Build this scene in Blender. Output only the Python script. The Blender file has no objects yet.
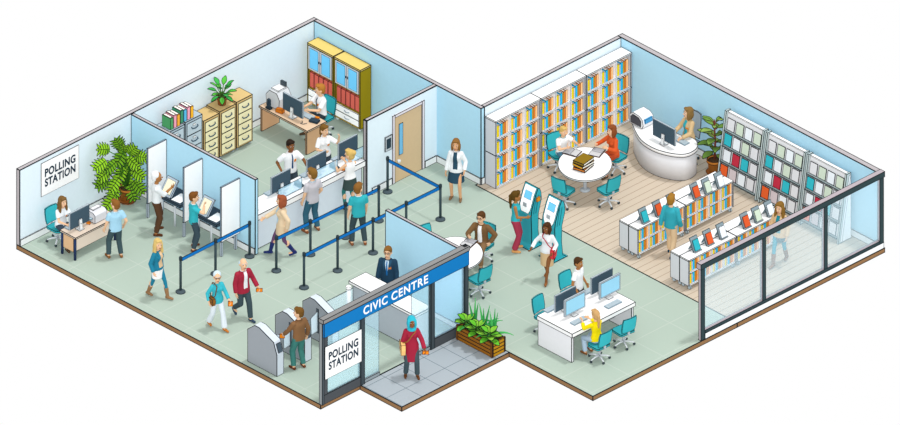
import bpy, bmesh, math, random
from mathutils import Vector, Matrix
random.seed(7)
scene = bpy.context.scene
COL = scene.collection
PI = math.pi
# ---------------------------------------------------------------- camera geometry of the drawing (metres <-> picture)
S = 40.0
PHI = math.radians(45.5)
SE = 0.5179
ELEV = math.asin(SE)
CPH, SPH, CE = math.cos(PHI), math.sin(PHI), math.cos(ELEV)
OX, OY = 16.4, 244.5
def at(px, py, z=0.0):
    """picture point -> floor-plan metres at height z"""
    dx = (px - OX) / S
    dy = (py - OY) / S + CE * z
    d = -(SE * CPH * CPH) - SE * SPH * SPH
    a, b, c, e = CPH, SPH, SE * SPH, -SE * CPH
    det = a * e - b * c
    return ((dx * e - b * dy) / det, (a * dy - c * dx) / det)

# ---------------------------------------------------------------- materials
_m = {}
K = 0.66
def lin(h):
    h = h.lstrip('#')
    o = []
    for i in (0, 2, 4):
        c = int(h[i:i+2], 16) / 255
        o.append(c / 12.92 if c <= 0.04045 else ((c + 0.055) / 1.055) ** 2.4)
    return o
def M(h, k=None, rough=0.8, vary=0.03, alpha=1.0):
    key = (h, k, rough, vary, alpha)
    if key in _m: return _m[key]
    m = bpy.data.materials.new('paint_' + h.strip('#') + ('' if k is None else '_%d' % int(k * 100)))
    m.use_nodes = True
    nt = m.node_tree
    p = nt.nodes['Principled BSDF']
    kk = K if k is None else k * 0.74
    c = [min(0.96, x * kk) for x in lin(h)]
    p.inputs['Roughness'].default_value = rough
    p.inputs['Specular IOR Level'].default_value = 0.12
    nz = nt.nodes.new('ShaderNodeTexNoise'); nz.inputs['Scale'].default_value = 9.0
    tc = nt.nodes.new('ShaderNodeTexCoord')
    nt.links.new(tc.outputs['Object'], nz.inputs['Vector'])
    mx = nt.nodes.new('ShaderNodeMix'); mx.data_type = 'RGBA'
    mx.inputs[6].default_value = [x * (1 - vary) for x in c] + [1]
    mx.inputs[7].default_value = [min(1, x * (1 + vary)) for x in c] + [1]
    nt.links.new(nz.outputs['Fac'], mx.inputs[0])
    nt.links.new(mx.outputs[2], p.inputs['Base Color'])
    p.inputs['Alpha'].default_value = alpha
    m.diffuse_color = c + [1]
    _m[key] = m
    return m
def line_mat(name, base, line, coord_fn, k=None):
    """base colour with thin lines; coord_fn(nt, xyz_outputs) returns a 0/1 mask socket"""
    m = bpy.data.materials.new(name); m.use_nodes = True
    nt = m.node_tree; p = nt.nodes['Principled BSDF']
    p.inputs['Roughness'].default_value = 0.8; p.inputs['Specular IOR Level'].default_value = 0.1
    tc = nt.nodes.new('ShaderNodeTexCoord'); sp = nt.nodes.new('ShaderNodeSeparateXYZ')
    nt.links.new(tc.outputs['Object'], sp.inputs[0])
    mask = coord_fn(nt, sp.outputs)
    kk = K if k is None else k
    mx = nt.nodes.new('ShaderNodeMix'); mx.data_type = 'RGBA'
    mx.inputs[6].default_value = [x * kk for x in lin(base)] + [1]
    mx.inputs[7].default_value = [x * kk for x in lin(line)] + [1]
    nt.links.new(mask, mx.inputs[0]); nt.links.new(mx.outputs[2], p.inputs['Base Color'])
    return m
def stripe(nt, sock, pitch, phase, width):
    """1 inside a line of given width every pitch metres"""
    def mth(op, a, b=None):
        n = nt.nodes.new('ShaderNodeMath'); n.operation = op
        for i, v in enumerate((a, b)):
            if v is None: continue
            if isinstance(v, (int, float)): n.inputs[i].default_value = v
            else: nt.links.new(v, n.inputs[i])
        return n.outputs[0]
    t = mth('SUBTRACT', sock, phase - 50 * pitch)
    t = mth('MODULO', t, pitch)
    return mth('LESS_THAN', t, width), mth
def grid_fn(px, phx, py, phy, w):
    def fn(nt, o):
        a, mth = stripe(nt, o[0], px, phx, w)
        b, _ = stripe(nt, o[1], py, phy, w)
        return mth('MAXIMUM', a, b)
    return fn
def plank_fn(pitch, w):
    def fn(nt, o):
        a, mth = stripe(nt, o[0], pitch, 0, w)
        return a
    return fn
INK = '#0e1a22'
def ink(): return M(INK, 0.6, vary=0)
def glass(h, a):
    key = ('glass', h, a)
    if key in _m: return _m[key]
    m = bpy.data.materials.new('tinted_glass_' + h.strip('#')); m.use_nodes = True
    nt = m.node_tree; nt.nodes.clear()
    out = nt.nodes.new('ShaderNodeOutputMaterial')
    tr = nt.nodes.new('ShaderNodeBsdfTransparent'); df = nt.nodes.new('ShaderNodeBsdfDiffuse')
    gl = nt.nodes.new('ShaderNodeBsdfGlossy'); gl.inputs['Roughness'].default_value = 0.25
    c = lin(h)
    tr.inputs[0].default_value = (0.97, 0.985, 1.0, 1)
    df.inputs[0].default_value = (*[min(.95, x) for x in c], 1)
    gl.inputs[0].default_value = (*c, 1)
    m1 = nt.nodes.new('ShaderNodeMixShader'); m1.inputs[0].default_value = 0.0
    nt.links.new(df.outputs[0], m1.inputs[1]); nt.links.new(gl.outputs[0], m1.inputs[2])
    m2 = nt.nodes.new('ShaderNodeMixShader'); m2.inputs[0].default_value = a
    nt.links.new(tr.outputs[0], m2.inputs[1]); nt.links.new(m1.outputs[0], m2.inputs[2])
    nt.links.new(m2.outputs[0], out.inputs[0])
    _m[key] = m
    return m

# ---------------------------------------------------------------- mesh builder
def V(*a): return Vector(a)
class MB:
    def __init__(s):
        s.v = []; s.f = []; s.m = []; s.sm = []
    def add(s, vs, fs, mat=0, smooth=False):
        b = len(s.v)
        s.v += [tuple(x) for x in vs]
        for f in fs:
            s.f.append(tuple(b + i for i in f)); s.m.append(mat); s.sm.append(smooth)
        return s
    def box(s, a, b, mat=0):
        x0, y0, z0 = a; x1, y1, z1 = b
        vs = [(x0,y0,z0),(x1,y0,z0),(x1,y1,z0),(x0,y1,z0),(x0,y0,z1),(x1,y0,z1),(x1,y1,z1),(x0,y1,z1)]
        return s.add(vs, [(3,2,1,0),(4,5,6,7),(0,1,5,4),(1,2,6,5),(2,3,7,6),(3,0,4,7)], mat)
    def prism(s, pts, axis, lo, hi, mat=0, smooth=False):
        n = len(pts)
        def p(q, t):
            return {'x': (t, q[0], q[1]), 'y': (q[0], t, q[1]), 'z': (q[0], q[1], t)}[axis]
        s.add([p(q, lo) for q in pts] + [p(q, hi) for q in pts],
              [tuple(range(n))[::-1], tuple(range(n, 2*n))], mat)
        b = len(s.v) - 2*n
        for i in range(n):
            j = (i + 1) % n
            s.f.append((b+i, b+j, b+n+j, b+n+i)); s.m.append(mat); s.sm.append(smooth)
        return s
    def loft(s, secs, mat=0, smooth=True, caps=True):
        """secs: lists of points, same count"""
        n = len(secs[0]); vs = [p for q in secs for p in q]; fs = []
        for k in range(len(secs) - 1):
            for i in range(n):
                j = (i + 1) % n
                fs.append((k*n+i, k*n+j, (k+1)*n+j, (k+1)*n+i))
        s.add(vs, fs, mat, smooth)
        if caps:
            b = len(s.v) - len(vs)
            s.f.append(tuple(b + i for i in range(n))[::-1]); s.m.append(mat); s.sm.append(False)
            e = len(s.v) - n
            s.f.append(tuple(e + i for i in range(n))); s.m.append(mat); s.sm.append(False)
        return s
    def cone(s, p0, p1, r0, r1=None, n=12, mat=0, smooth=True):
        r1 = r0 if r1 is None else r1
        p0, p1 = Vector(p0), Vector(p1)
        a, b = basis(p1 - p0)
        ring = lambda c, r: [c + (a * math.cos(2*PI*i/n) + b * math.sin(2*PI*i/n)) * r for i in range(n)]
        return s.loft([ring(p0, r0), ring(p1, r1)], mat, smooth)
    def tube(s, path, r, n=8, mat=0):
        path = [Vector(p) for p in path]
        secs = []; pa = None
        for i, p in enumerate(path):
            d = path[min(i+1, len(path)-1)] - path[max(i-1, 0)]
            a, b = basis(d)
            if pa is not None:
                a = (pa - d.normalized() * pa.dot(d.normalized())).normalized(); b = d.normalized().cross(a)
            pa = a
            rr = r[i] if isinstance(r, (list, tuple)) else r
            secs.append([p + (a * math.cos(2*PI*k/n) + b * math.sin(2*PI*k/n)) * rr for k in range(n)])
        return s.loft(secs, mat, True)
    def ellip(s, c, r, n=14, m=9, mat=0, rot=None):
        c = Vector(c); vs = []; fs = []
        R = rot or Matrix.Identity(3)
        for i in range(1, m):
            t = PI * i / m
            for k in range(n):
                u = 2*PI*k/n
                vs.append(c + R @ Vector((r[0]*math.sin(t)*math.cos(u), r[1]*math.sin(t)*math.sin(u), r[2]*math.cos(t))))
        top = len(vs); vs.append(c + R @ Vector((0, 0, r[2]))); vs.append(c + R @ Vector((0, 0, -r[2])))
        for i in range(m - 2):
            for k in range(n):
                j = (k + 1) % n
                fs.append((i*n+k, (i+1)*n+k, (i+1)*n+j, i*n+j))
        for k in range(n):
            j = (k + 1) % n
            fs.append((top, k, j)); fs.append((top+1, (m-2)*n+j, (m-2)*n+k))
        return s.add(vs, fs, mat, True)
    def capsule(s, p0, p1, r0, r1, n=12, mat=0):
        s.cone(p0, p1, r0, r1, n, mat)
        s.ellip(p0, (r0,)*3, n, 8, mat); s.ellip(p1, (r1,)*3, n, 8, mat)
        return s
    def lathe(s, prof, c=(0,0,0), n=20, mat=0):
        secs = [[(c[0] + r*math.cos(2*PI*i/n), c[1] + r*math.sin(2*PI*i/n), c[2] + z) for i in range(n)] for r, z in prof]
        return s.loft(secs, mat, True)
    def mesh(s, name, mats, ol=0.0, thr=0.75):
        me = bpy.data.meshes.new(name)
        bm = bmesh.new()
        bv = [bm.verts.new(v) for v in s.v]
        for f, mi, sm in zip(s.f, s.m, s.sm):
            try:
                q = bm.faces.new([bv[i] for i in f])
            except ValueError:
                continue
            q.material_index = mi; q.smooth = sm
        bm.normal_update()
        bmesh.ops.recalc_face_normals(bm, faces=bm.faces)
        bm.normal_update()
        if ol > 0:
            segs = []
            for e in bm.edges:
                lf = e.link_faces
                if len(lf) == 2:
                    if e.calc_face_angle(0) > thr:
                        nn = lf[0].normal + lf[1].normal
                        segs.append((e.verts[0].co.copy(), e.verts[1].co.copy(), nn))
                elif len(lf) == 1:
                    segs.append((e.verts[0].co.copy(), e.verts[1].co.copy(), Vector((0,0,0))))
            oi = len(mats)
            for p, q, nn in segs:
                d = q - p
                if d.length < 1e-5: continue
                dn = d.normalized()
                p = p - nn * (ol * 0.55) ; q = q - nn * (ol * 0.55)
                a, b = basis(dn)
                if nn.length > 1e-3:
                    a = (nn - dn * nn.dot(dn)).normalized(); b = dn.cross(a)
                    a, b = (a + b).normalized(), (a - b).normalized()
                v8 = [bm.verts.new(c + x * (ol * 1.0)) for c in (p - dn*ol*.3, q + dn*ol*.3) for x in ((a+b)*.72, (a-b)*.72, -(a+b)*.72, (b-a)*.72)]
                for i in range(4):
                    j = (i + 1) % 4
                    ff = bm.faces.new((v8[i], v8[j], v8[4+j], v8[4+i])); ff.material_index = oi
                ff = bm.faces.new(v8[3::-1]); ff.material_index = oi
                ff = bm.faces.new(v8[4:]); ff.material_index = oi
        bm.to_mesh(me); bm.free()
        for m in mats: me.materials.append(m)
        if ol > 0: me.materials.append(ink())
        return me
    def build(s, name, mats, parent=None, loc=(0,0,0), rotz=0.0, ol=0.0, thr=0.75):
        if not isinstance(mats, (list, tuple)): mats = [mats]
        o = bpy.data.objects.new(name, s.mesh(name, list(mats), ol, thr))
        COL.objects.link(o)
        if parent is not None: o.parent = parent
        o.location = loc; o.rotation_euler = (0, 0, rotz)
        return o
def basis(d):
    d = Vector(d).normalized()
    h = Vector((0, 0, 1)) if abs(d.z) < 0.9 else Vector((1, 0, 0))
    a = d.cross(h).normalized()
    return a, d.cross(a).normalized()
def tag(o, label, cat, group=None):
    o['label'] = label; o['category'] = cat
    if group: o['group'] = group
    return o
def struct(o):
    o['kind'] = 'structure'
    return o
def thing(name, label, cat, loc=(0,0,0), rotz=0.0, group=None):
    o = bpy.data.objects.new(name, None); COL.objects.link(o)
    o.empty_display_size = 0.2
    o.location = loc; o.rotation_euler = (0, 0, rotz)
    return tag(o, label, cat, group)
def dup(root, loc, rotz=0.0, label=None, group=None):
    r = root.copy(); COL.objects.link(r); r.location = loc; r.rotation_euler = (0, 0, rotz)
    if label: r['label'] = label
    if group: r['group'] = group
    for ch in list(root.children):
        c = ch.copy(); COL.objects.link(c); c.parent = r
        for g in list(ch.children):
            d = g.copy(); COL.objects.link(d); d.parent = c
    return r
def text_mesh(body, size, mat, parent, name, M4, bold=0.0, extrude=0.004, space=1.0, lh=1.0, width=None):
    cu = bpy.data.curves.new(name, 'FONT'); cu.body = body; cu.size = size; cu.align_x = 'CENTER'; cu.align_y = 'CENTER'
    cu.offset = bold; cu.extrude = extrude; cu.space_character = space; cu.space_line = lh
    t = bpy.data.objects.new(name, cu); COL.objects.link(t)
    bpy.context.view_layer.update()
    dg = bpy.context.evaluated_depsgraph_get()
    me = bpy.data.meshes.new_from_object(t.evaluated_get(dg))
    bpy.data.objects.remove(t)
    me.materials.clear(); me.materials.append(mat)
    xs = [v.co.x for v in me.vertices]; sx = width / (max(xs) - min(xs)) if width else 1.0
    me.transform(M4 @ Matrix.Diagonal((sx, 1, 1, 1)) @ Matrix.Translation((-(max(xs) + min(xs)) / 2, 0, 0)))
    o = bpy.data.objects.new(name, me); COL.objects.link(o); o.parent = parent
    return o
# ================================================================= people
JOBS = []     # (object, voxel, smooth)
def ik(a, t, l1, l2, hint):
    a, t, hint = Vector(a), Vector(t), Vector(hint)
    d = t - a; L = d.length
    mx = (l1 + l2) * 0.995
    if L > mx: t = a + d * (mx / L); d = t - a; L = mx
    dn = d.normalized()
    x = (l1*l1 - l2*l2 + L*L) / (2*L)
    h = math.sqrt(max(0.0, l1*l1 - x*x))
    hn = hint - dn * hint.dot(dn)
    if hn.length < 1e-4: hn = Vector((1, 0, 0)) - dn * dn.x
    hn.normalize()
    return a + dn * x + hn * h, t
PEOPLE = {}
def person(key, label, loc, head, H, skin, hair, hair_col, top, bottom, shoes='#5a4632', fem=False, pelvis=None, lean=0.0,
           feet=None, hands=None, yaw=0.0, pitch=0.0, sit=False, inner=None, tie=None, badge=False, glasses=False, collar=None, boots=None, elbows=None, z0=0.0, gaze=0):
    """local frame: forward +x, left +y.  feet/hands: (left, right) in metres."""
    s = H / 1.75
    # shoes raise nobody: everything is scaled about the floor
    pel = Vector(pelvis) / s if pelvis else Vector((0, 0, 0.93))
    u = Vector((math.sin(lean), 0, math.cos(lean))); f = Vector((math.cos(lean), 0, -math.sin(lean))); l = Vector((0, 1, 0))
    sw = 0.138 if fem else 0.168
    fk = 0.86 if fem else 1.0
    sp = lambda d: pel + u * d
    hip = [pel + Vector((0, 0.085, -0.03)), pel + Vector((0, -0.085, -0.03))]
    shd = [sp(0.425) + l * sw, sp(0.425) - l * sw]
    ft = [Vector(q) / s for q in feet] if feet else [Vector((0.03, 0.1, 0.075)), Vector((-0.03, -0.1, 0.075))]
    kn = []
    for i in (0, 1):
        k, a = ik(hip[i], ft[i], 0.425, 0.425, (1, 0.1 if i == 0 else -0.1, 0.15)); kn.append(k); ft[i] = a
    hd = [Vector(q) / s if q else None for q in hands] if hands else [None, None]
    el = []
    for i in (0, 1):
        sg = 1 if i == 0 else -1
        if hd[i] is None: hd[i] = shd[i] + Vector((0.05, sg * 0.07, -0.5))
        hint = Vector((-0.8, sg * 0.55, -0.45)) if not (elbows and elbows[i]) else Vector(elbows[i])
        e, w = ik(shd[i], hd[i], 0.275, 0.245, hint); el.append(e); hd[i] = w
    HC = sp(0.52) + f * 0.015 + Vector((0, 0, 0.17))
    R = Matrix.Rotation(yaw, 3, 'Z') @ Matrix.Rotation(pitch, 3, 'Y')
    hs = 1.22
    hp = lambda x, y, z: HC + R @ Vector((x * hs, y * hs, z * hs))
    root = thing('person', label, 'person', (loc[0], loc[1], z0), math.radians(head))
    # ---- torso sections (distance along spine, half depth, half width)
    if fem:
        T = [(-.13,.07,.10),(-.06,.105,.155),(.02,.107,.16),(.1,.092,.135),(.19,.08,.113),(.29,.095,.13),(.37,.1,.138),(.42,.088,.128),(.465,.062,.085),(.5,.048,.05),(.52,.046,.047)]
    else:
        T = [(-.13,.07,.11),(-.06,.1,.15),(.02,.105,.155),(.1,.1,.148),(.19,.098,.147),(.29,.106,.158),(.37,.11,.165),(.42,.096,.152),(.465,.07,.1),(.5,.054,.06),(.52,.052,.054)]
    def sec(d, a, b, n=18):
        return [sp(d) + f * (a * math.cos(2*PI*i/n)) + l * (b * math.sin(2*PI*i/n)) for i in range(n)]
    def torso(mb, d0, d1, inf, flare=0.0):
        ds = [t for t in T if d0 < t[0] < d1]
        def lerp(d):
            for p, q in zip(T, T[1:]):
                if p[0] <= d <= q[0]:
                    w = (d - p[0]) / (q[0] - p[0]); return (d, p[1] + (q[1]-p[1])*w, p[2] + (q[2]-p[2])*w)
            e = T[0] if d < T[0][0] else T[-1]
            return (d, max(e[1], .1), max(e[2], .15)) if d < T[0][0] else (d, e[1], e[2])
        L = [lerp(d0)] + ds + [lerp(d1)]
        out = []
        for d, a, b in L:
            fl = flare * max(0.0, (0.12 - d))
            if d < 0.0: a, b = max(a, .105), max(b, .155)
            out.append(sec(d, a + inf + fl, b + inf + fl))
        mb.loft(out)
        if fem and d1 > .35 and d0 < .3:
            for sg in (1, -1): mb.ellip(sp(.335) + f * (.07 + inf) + l * (sg * .062), (.055, .058, .058))
    # ---- body: one continuous surface
    b = MB()
    b.loft([sec(d, a, w) for d, a, w in T])
    if fem:
        for sg in (1, -1): b.ellip(sp(.335) + f * .065 + l * (sg * .06), (.05, .055, .055))
    b.capsule(sp(.47), HC + Vector((0, 0, -.06)), .052 * (0.9 if fem else 1), .05 * (0.9 if fem else 1))
    b.capsule(shd[0], shd[1], .048 * fk, .048 * fk)
    b.ellip(HC, (.094*hs, .076*hs, .118*hs), rot=R)
    b.ellip(hp(.022, 0, -.062), (.066*hs, .056*hs, .06*hs), rot=R)
    b.ellip(hp(.04, 0, -.095), (.034*hs, .034*hs, .028*hs), rot=R)
    b.cone(hp(.082, 0, .012), hp(.115, 0, -.026), .009, .021, 8)
    for sg in (1, -1): b.ellip(hp(-.005, sg * .08, -.01), (.022*hs, .014*hs, .032*hs), 8, 6, rot=R)
    for i in (0, 1):
        sg = 1 if i == 0 else -1
        b.capsule(shd[i], el[i], .052 * fk, .04 * fk); b.capsule(el[i], hd[i], .041 * fk, .029 * fk)
        b.capsule(hip[i], kn[i], .085, .056 * fk); b.capsule(kn[i], ft[i], .056 * fk, .037)
        cm = kn[i].lerp(ft[i], .3); b.ellip(cm + Vector((-.012, 0, 0)), (.052, .05, .1))
        fd = Vector((kn[i].x, kn[i].y, 0)) - Vector((hip[i].x, hip[i].y, 0))
        b.capsule(ft[i] + Vector((-.03, 0, -.035)), ft[i] + Vector((.13, sg * .02, -.045)), .035, .027)
        # hand
        d = (hd[i] - el[i]).normalized()
        side = Vector((0, 0, 1)) - d * d.z
        if side.length < .35: side = Vector((1, 0, 0)) - d * d.x
        side.normalize()                       # thumb side
        nrm = side.cross(d).normalized()
        inward = Vector((0, -sg, 0)) if side.x > .5 or abs(d.z) > .7 else Vector((0, 0, -1))
        if nrm.dot(inward) < 0: nrm = -nrm
        w = hd[i]
        Rm = Matrix((d, side, nrm)).transposed()
        b.ellip(w + d * .045, (.056, .042, .019), 12, 8, rot=Rm)
        for q, (o, ln) in enumerate(((.031, .072), (.0105, .082), (-.0105, .076), (-.031, .058))):
            p0 = w + d * .08 + side * o
            c1 = .25 + .1 * q; p1 = p0 + (d * math.cos(c1) + nrm * math.sin(c1)) * ln * .5
            c2 = c1 + .7; p2 = p1 + (d * math.cos(c2) + nrm * math.sin(c2)) * ln * .5
            b.capsule(p0, p1, .0105, .0095, 8); b.capsule(p1, p2, .0095, .0085, 8)
        t0 = w + d * .03 + side * .03; t1 = t0 + (d * .6 + side * .8).normalized() * .04; t2 = t1 + (d * .9 + side * .2 + nrm * .3).normalized() * .03
        b.capsule(t0, t1, .013, .011, 8); b.capsule(t1, t2, .011, .009, 8)
    def fin(mb, name, mat, vox, sm, parent=root):
        for i, v in enumerate(mb.v): mb.v[i] = tuple(Vector(v) * s)
        o = mb.build(name, mat, parent)
        if vox: JOBS.append((o, vox * s, sm))
        return o
    fin(b, 'body', M(skin), .0105, 1)
    # ---- face
    g = MB()
    for sg in (1, -1):
        g.ellip(hp(.083, sg * .032, .016), (.012, .0165, .010), 10, 6, 0, R)
        g.ellip(hp(.0915, sg * .032, .015), (.011, .0115, .0115), 8, 6, 1, R)
        g.capsule(hp(.088, sg * .015, .04), hp(.078, sg * .05, .04), .006, .005, 6, 2)
    g.capsule(hp(.091, .022, -.066), hp(.091, -.022, -.066), .0075, .0075, 6, 3)
    fin(g, 'face', [M('#ffffff'), M('#1d1a1a'), M(hair_col if hair != 'hijab' else '#2a1c14'), M('#a8483c')], 0, 0)
    # ---- hair
    h = MB(); E = lambda c, r: h.ellip(hp(*c), tuple(x * hs for x in r), 14, 9, 0, R)
    hn = 'hair'
    if hair in ('short', 'crop', 'bob', 'long', 'tail', 'updo'):
        E((-.02, 0, .032), (.1, .087, .103)); E((-.045, 0, -.02), (.07, .08, .085)); E((.045, .02, .1), (.05, .05, .03)); E((.045, -.03, .095), (.045, .04, .03))
    if hair == 'bald':
        hn = 'hair'
        E((-.05, .03, -.01), (.06, .06, .06)); E((-.05, -.03, -.01), (.06, .06, .06)); 
        for sg in (1, -1): E((-.01, sg * .07, .0), (.03, .02, .05))
    if hair == 'bob':
        E((-.04, 0, -.05), (.08, .1, .11))
        for sg in (1, -1): E((.01, sg * .075, -.05), (.055, .03, .11))
    if hair == 'long':
        E((-.05, 0, -.08), (.07, .1, .15)); E((-.07, 0, -.2), (.05, .1, .13))
        for sg in (1, -1): E((.01, sg * .078, -.06), (.05, .03, .13)); E((.02, sg * .085, -.17), (.04, .035, .1))
    if hair == 'tail':
        E((-.12, 0, .0), (.04, .04, .05)); E((-.125, 0, -.1), (.035, .04, .11)); E((-.115, 0, -.22), (.028, .032, .09))
    if hair == 'updo':
        E((-.09, 0, .07), (.06, .06, .06))
    if hair == 'puff':
        E((-.035, 0, .045), (.094, .092, .093)); E((-.06, 0, -.01), (.065, .09, .09)); 
    if hair == 'hijab':
        hn = 'headscarf'
        E((-.022, 0, .03), (.105, .096, .115)); E((-.045, 0, -.05), (.085, .1, .12))
        for sg in (1, -1): E((.03, sg * .075, -.03), (.05, .03, .12))
        E((.02, 0, -.15), (.095, .1, .055))
    fin(h, hn, M(hair_col), .0115, 2)
    # ---- clothes
    def sleeve(mb, inf, end):
        for i in (0, 1):
            mb.ellip(shd[i], (.049*fk + inf,) * 3)
            if end <= 1:
                p = shd[i].lerp(el[i], end); mb.cone(shd[i], p, .052*fk + inf, .043*fk + inf + .012)
            else:
                mb.capsule(shd[i], el[i], .052*fk + inf, .041*fk + inf)
                p = el[i].lerp(hd[i], end - 1); mb.cone(el[i], p, .041*fk + inf, .031*fk + inf + .006)
    kind, col = top[0], top[1]
    opt = top[2] if len(top) > 2 else {}
    inf = {'shirt': .02, 'tee': .02, 'vest': .009, 'jacket': .024, 'coat': .026, 'cardigan': .02}[kind]
    c = MB()
    hem = opt.get('hem', {'shirt': -.06, 'tee': -.08, 'vest': -.04, 'jacket': -.13, 'coat': -.13, 'cardigan': -.1}[kind])
    if kind == 'coat' and not sit:
        torso(c, -.02, .5, inf, .05)
        n = 18; end = opt.get('len', -.42)
        c.loft([sec(.1, .1 + inf, .14 + inf), sec(-.05, .125 + inf, .165 + inf), sec(end, .165, .2)])
    else:
        torso(c, hem, .5, inf, .08 if kind in ('jacket', 'cardigan') else .03)
    e = opt.get('sleeve', {'shirt': 1.9, 'tee': .62, 'vest': 0, 'jacket': 1.95, 'coat': 1.95, 'cardigan': 1.92}[kind])
    if e: sleeve(c, inf, e)
    c.capsule(shd[0].lerp(shd[1], .12), shd[1].lerp(shd[0], .12), .042*fk + inf, .042*fk + inf)
    fin(c, {'shirt': 'shirt', 'tee': 'shirt', 'vest': 'vest_top', 'jacket': 'jacket', 'coat': 'coat', 'cardigan': 'cardigan'}[kind], M(col), .0135, 3)
    def front(d0, d1, w0, w1, out, colr, name, side=0.0):
        q = MB(); rows = []
        N = 8
        for k in range(N + 1):
            d = d0 + (d1 - d0) * k / N
            tt = None
            for p_, q_ in zip(T, T[1:]):
                if p_[0] <= d <= q_[0]:
                    w = (d - p_[0]) / (q_[0] - p_[0]); tt = (p_[1] + (q_[1]-p_[1])*w, p_[2] + (q_[2]-p_[2])*w)
            if tt is None: tt = (.105, .155)
            a, bb = tt
            if d < 0: a, bb = max(a, .105), max(bb, .155)
            if fem and .24 < d < .43: a += .03 * math.cos((d - .335) / .19 * PI)
            hw = w0 + (w1 - w0) * k / N
            row = []
            for j in range(7):
                yy = side + hw * (j / 3 - 1)
                xx = (a + out) * math.sqrt(max(0.05, 1 - (yy / (bb + out)) ** 2))
                row.append((sp(d) + f * xx + l * yy, sp(d) + f * (xx - .02) + l * yy))
            rows.append(row)
        vs = []; fs = []
        for row in rows:
            for o_, i_ in row: vs += [o_, i_]
        W = 14
        for k in range(N):
            for j in range(6):
                p0 = k*W + j*2
                fs.append((p0, p0+2, p0+W+2, p0+W)); fs.append((p0+1, p0+W+1, p0+W+3, p0+3))
            fs.append((k*W, k*W+W, k*W+W+1, k*W+1)); fs.append((k*W+12, k*W+13, k*W+W+13, k*W+W+12))
        for j in range(6):
            fs.append((j*2, j*2+1, j*2+3, j*2+2)); z = N*W + j*2; fs.append((z, z+2, z+3, z+1))
        q.add(vs, fs, 0, True)
        return fin(q, name, M(colr), 0, 0)
    if inner:
        front(opt.get('ihem', hem + .02), .485, opt.get('w0', .05), opt.get('w1', .06), inf + .007, inner, 'shirt_front')
        if kind in ('jacket', 'coat', 'cardigan'):
            for sg in (1, -1): front(.2, .49, .012, .03, inf + .012, opt.get('lapel', col), 'lapel', sg * .075)
    if tie:
        front(.08, .47, .022, .014, inf + (.014 if inner else .008), tie, 'necktie')
    if badge:
        front(.26, .33, .032, .032, inf + .012, '#f08a1c', 'badge', .075)['label'] = 'orange badge'
    if collar:
        q = MB(); 
        N = 16; path = [sp(.497 + .012 * math.cos(2*PI*i/N + PI)) + f * (.068 * math.cos(2*PI*i/N) - .002) + l * (.074 * math.sin(2*PI*i/N)) for i in range(N + 1)]
        q.tube(path, .014, 6); fin(q, 'collar', M(collar), 0, 0)
    # ---- lower clothes
    kind, col = bottom[0], bottom[1]; opt = bottom[2] if len(bottom) > 2 else {}
    c = MB()
    if kind in ('trousers', 'leggings'):
        a = .014 if kind == 'trousers' else .005
        c.loft([sec(-.13, .08 + a, .12 + a), sec(-.06, .108 + a, .158 + a), sec(.01, .107 + a*.2, .158 + a*.2), sec(.05, .09, .135)])
        for i in (0, 1):
            stop = opt.get('stop', .93)
            p = kn[i].lerp(ft[i], stop)
            c.capsule(hip[i], kn[i], .085 + a, .058*fk + a*1.4)
            r = opt.get('cuff', .066 if kind == 'trousers' else .045)
            c.cone(kn[i], p, .058*fk + a*1.4, r)
        fin(c, kind, M(col), .0135, 3)
    if kind == 'skirt':
        end = opt.get('len', -.4); w = opt.get('w', .17)
        if sit:
            c.loft([sec(-.13, .08, .12), sec(-.06, .12, .17), sec(.09, .1, .14)])
            for i in (0, 1): c.capsule(hip[i], kn[i], .1, .075)
        else:
            c.loft([sec(.11, .095, .13), sec(.02, .12, .172), sec(-.06, .13, .18), sec(end, w * .9, w * 1.12)])
        fin(c, 'skirt', M(col), .0135, 2)
        if opt.get('tights'):
            c = MB()
            for i in (0, 1):
                c.capsule(hip[i], kn[i], .088, .06*fk); c.cone(kn[i], ft[i], .06*fk, .042)
            fin(c, 'leggings', M(opt['tights']), .0135, 2)
    for i in (0, 1):
        sg = 1 if i == 0 else -1
        c = MB()
        hl = ft[i] + Vector((-.035, 0, -.04)); toe = ft[i] + Vector((.14, sg * .025, -.045))
        lift = max(0, ft[i].z - .1)
        if lift > .02:  toe = toe + Vector((-.03, 0, -min(lift, .09)))
        c.capsule(hl, toe, .042, .034); c.ellip(hl.lerp(toe, .55) + Vector((0, 0, .005)), (.08, .043, .035))
        if boots: c.cone(kn[i].lerp(ft[i], boots), ft[i] + Vector((0, 0, -.02)), .062, .045); c.ellip(ft[i], (.045,)*3)
        else: c.ellip(ft[i] + Vector((-.01, 0, -.03)), (.045, .042, .035))
        fin(c, 'boot' if boots else 'shoe', M(shoes), .0125, 1)
    if glasses:
        q = MB()
        for sg in (1, -1):
            N = 10; q.tube([hp(.098, sg * .033 + .024 * math.cos(2*PI*k/N), .014 + .02 * math.sin(2*PI*k/N)) for k in range(N + 1)], .0045, 6)
            q.tube([hp(.095, sg * .056, .02), hp(.0, sg * .088, .015)], .004, 6)
        q.tube([hp(.1, .01, .018), hp(.1, -.01, .018)], .004, 6)
        fin(q, 'glasses', M('#20242a'), 0, 0)
    # where the hands are in the world
    Rz = Matrix.Rotation(math.radians(head), 3, 'Z')
    Wd = lambda p: Rz @ (p * s) + Vector((loc[0], loc[1], z0))
    fo = [hd[i] + (hd[i] - el[i]).normalized() * .1 for i in (0, 1)]
    PEOPLE[key] = dict(root=root, hand=[Wd(p) for p in fo], wrist=[Wd(p) for p in hd], W=Wd, sp=sp, s=s, shd=shd, hip=hip, hp=hp, f=f, l=l)
    return root
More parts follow.
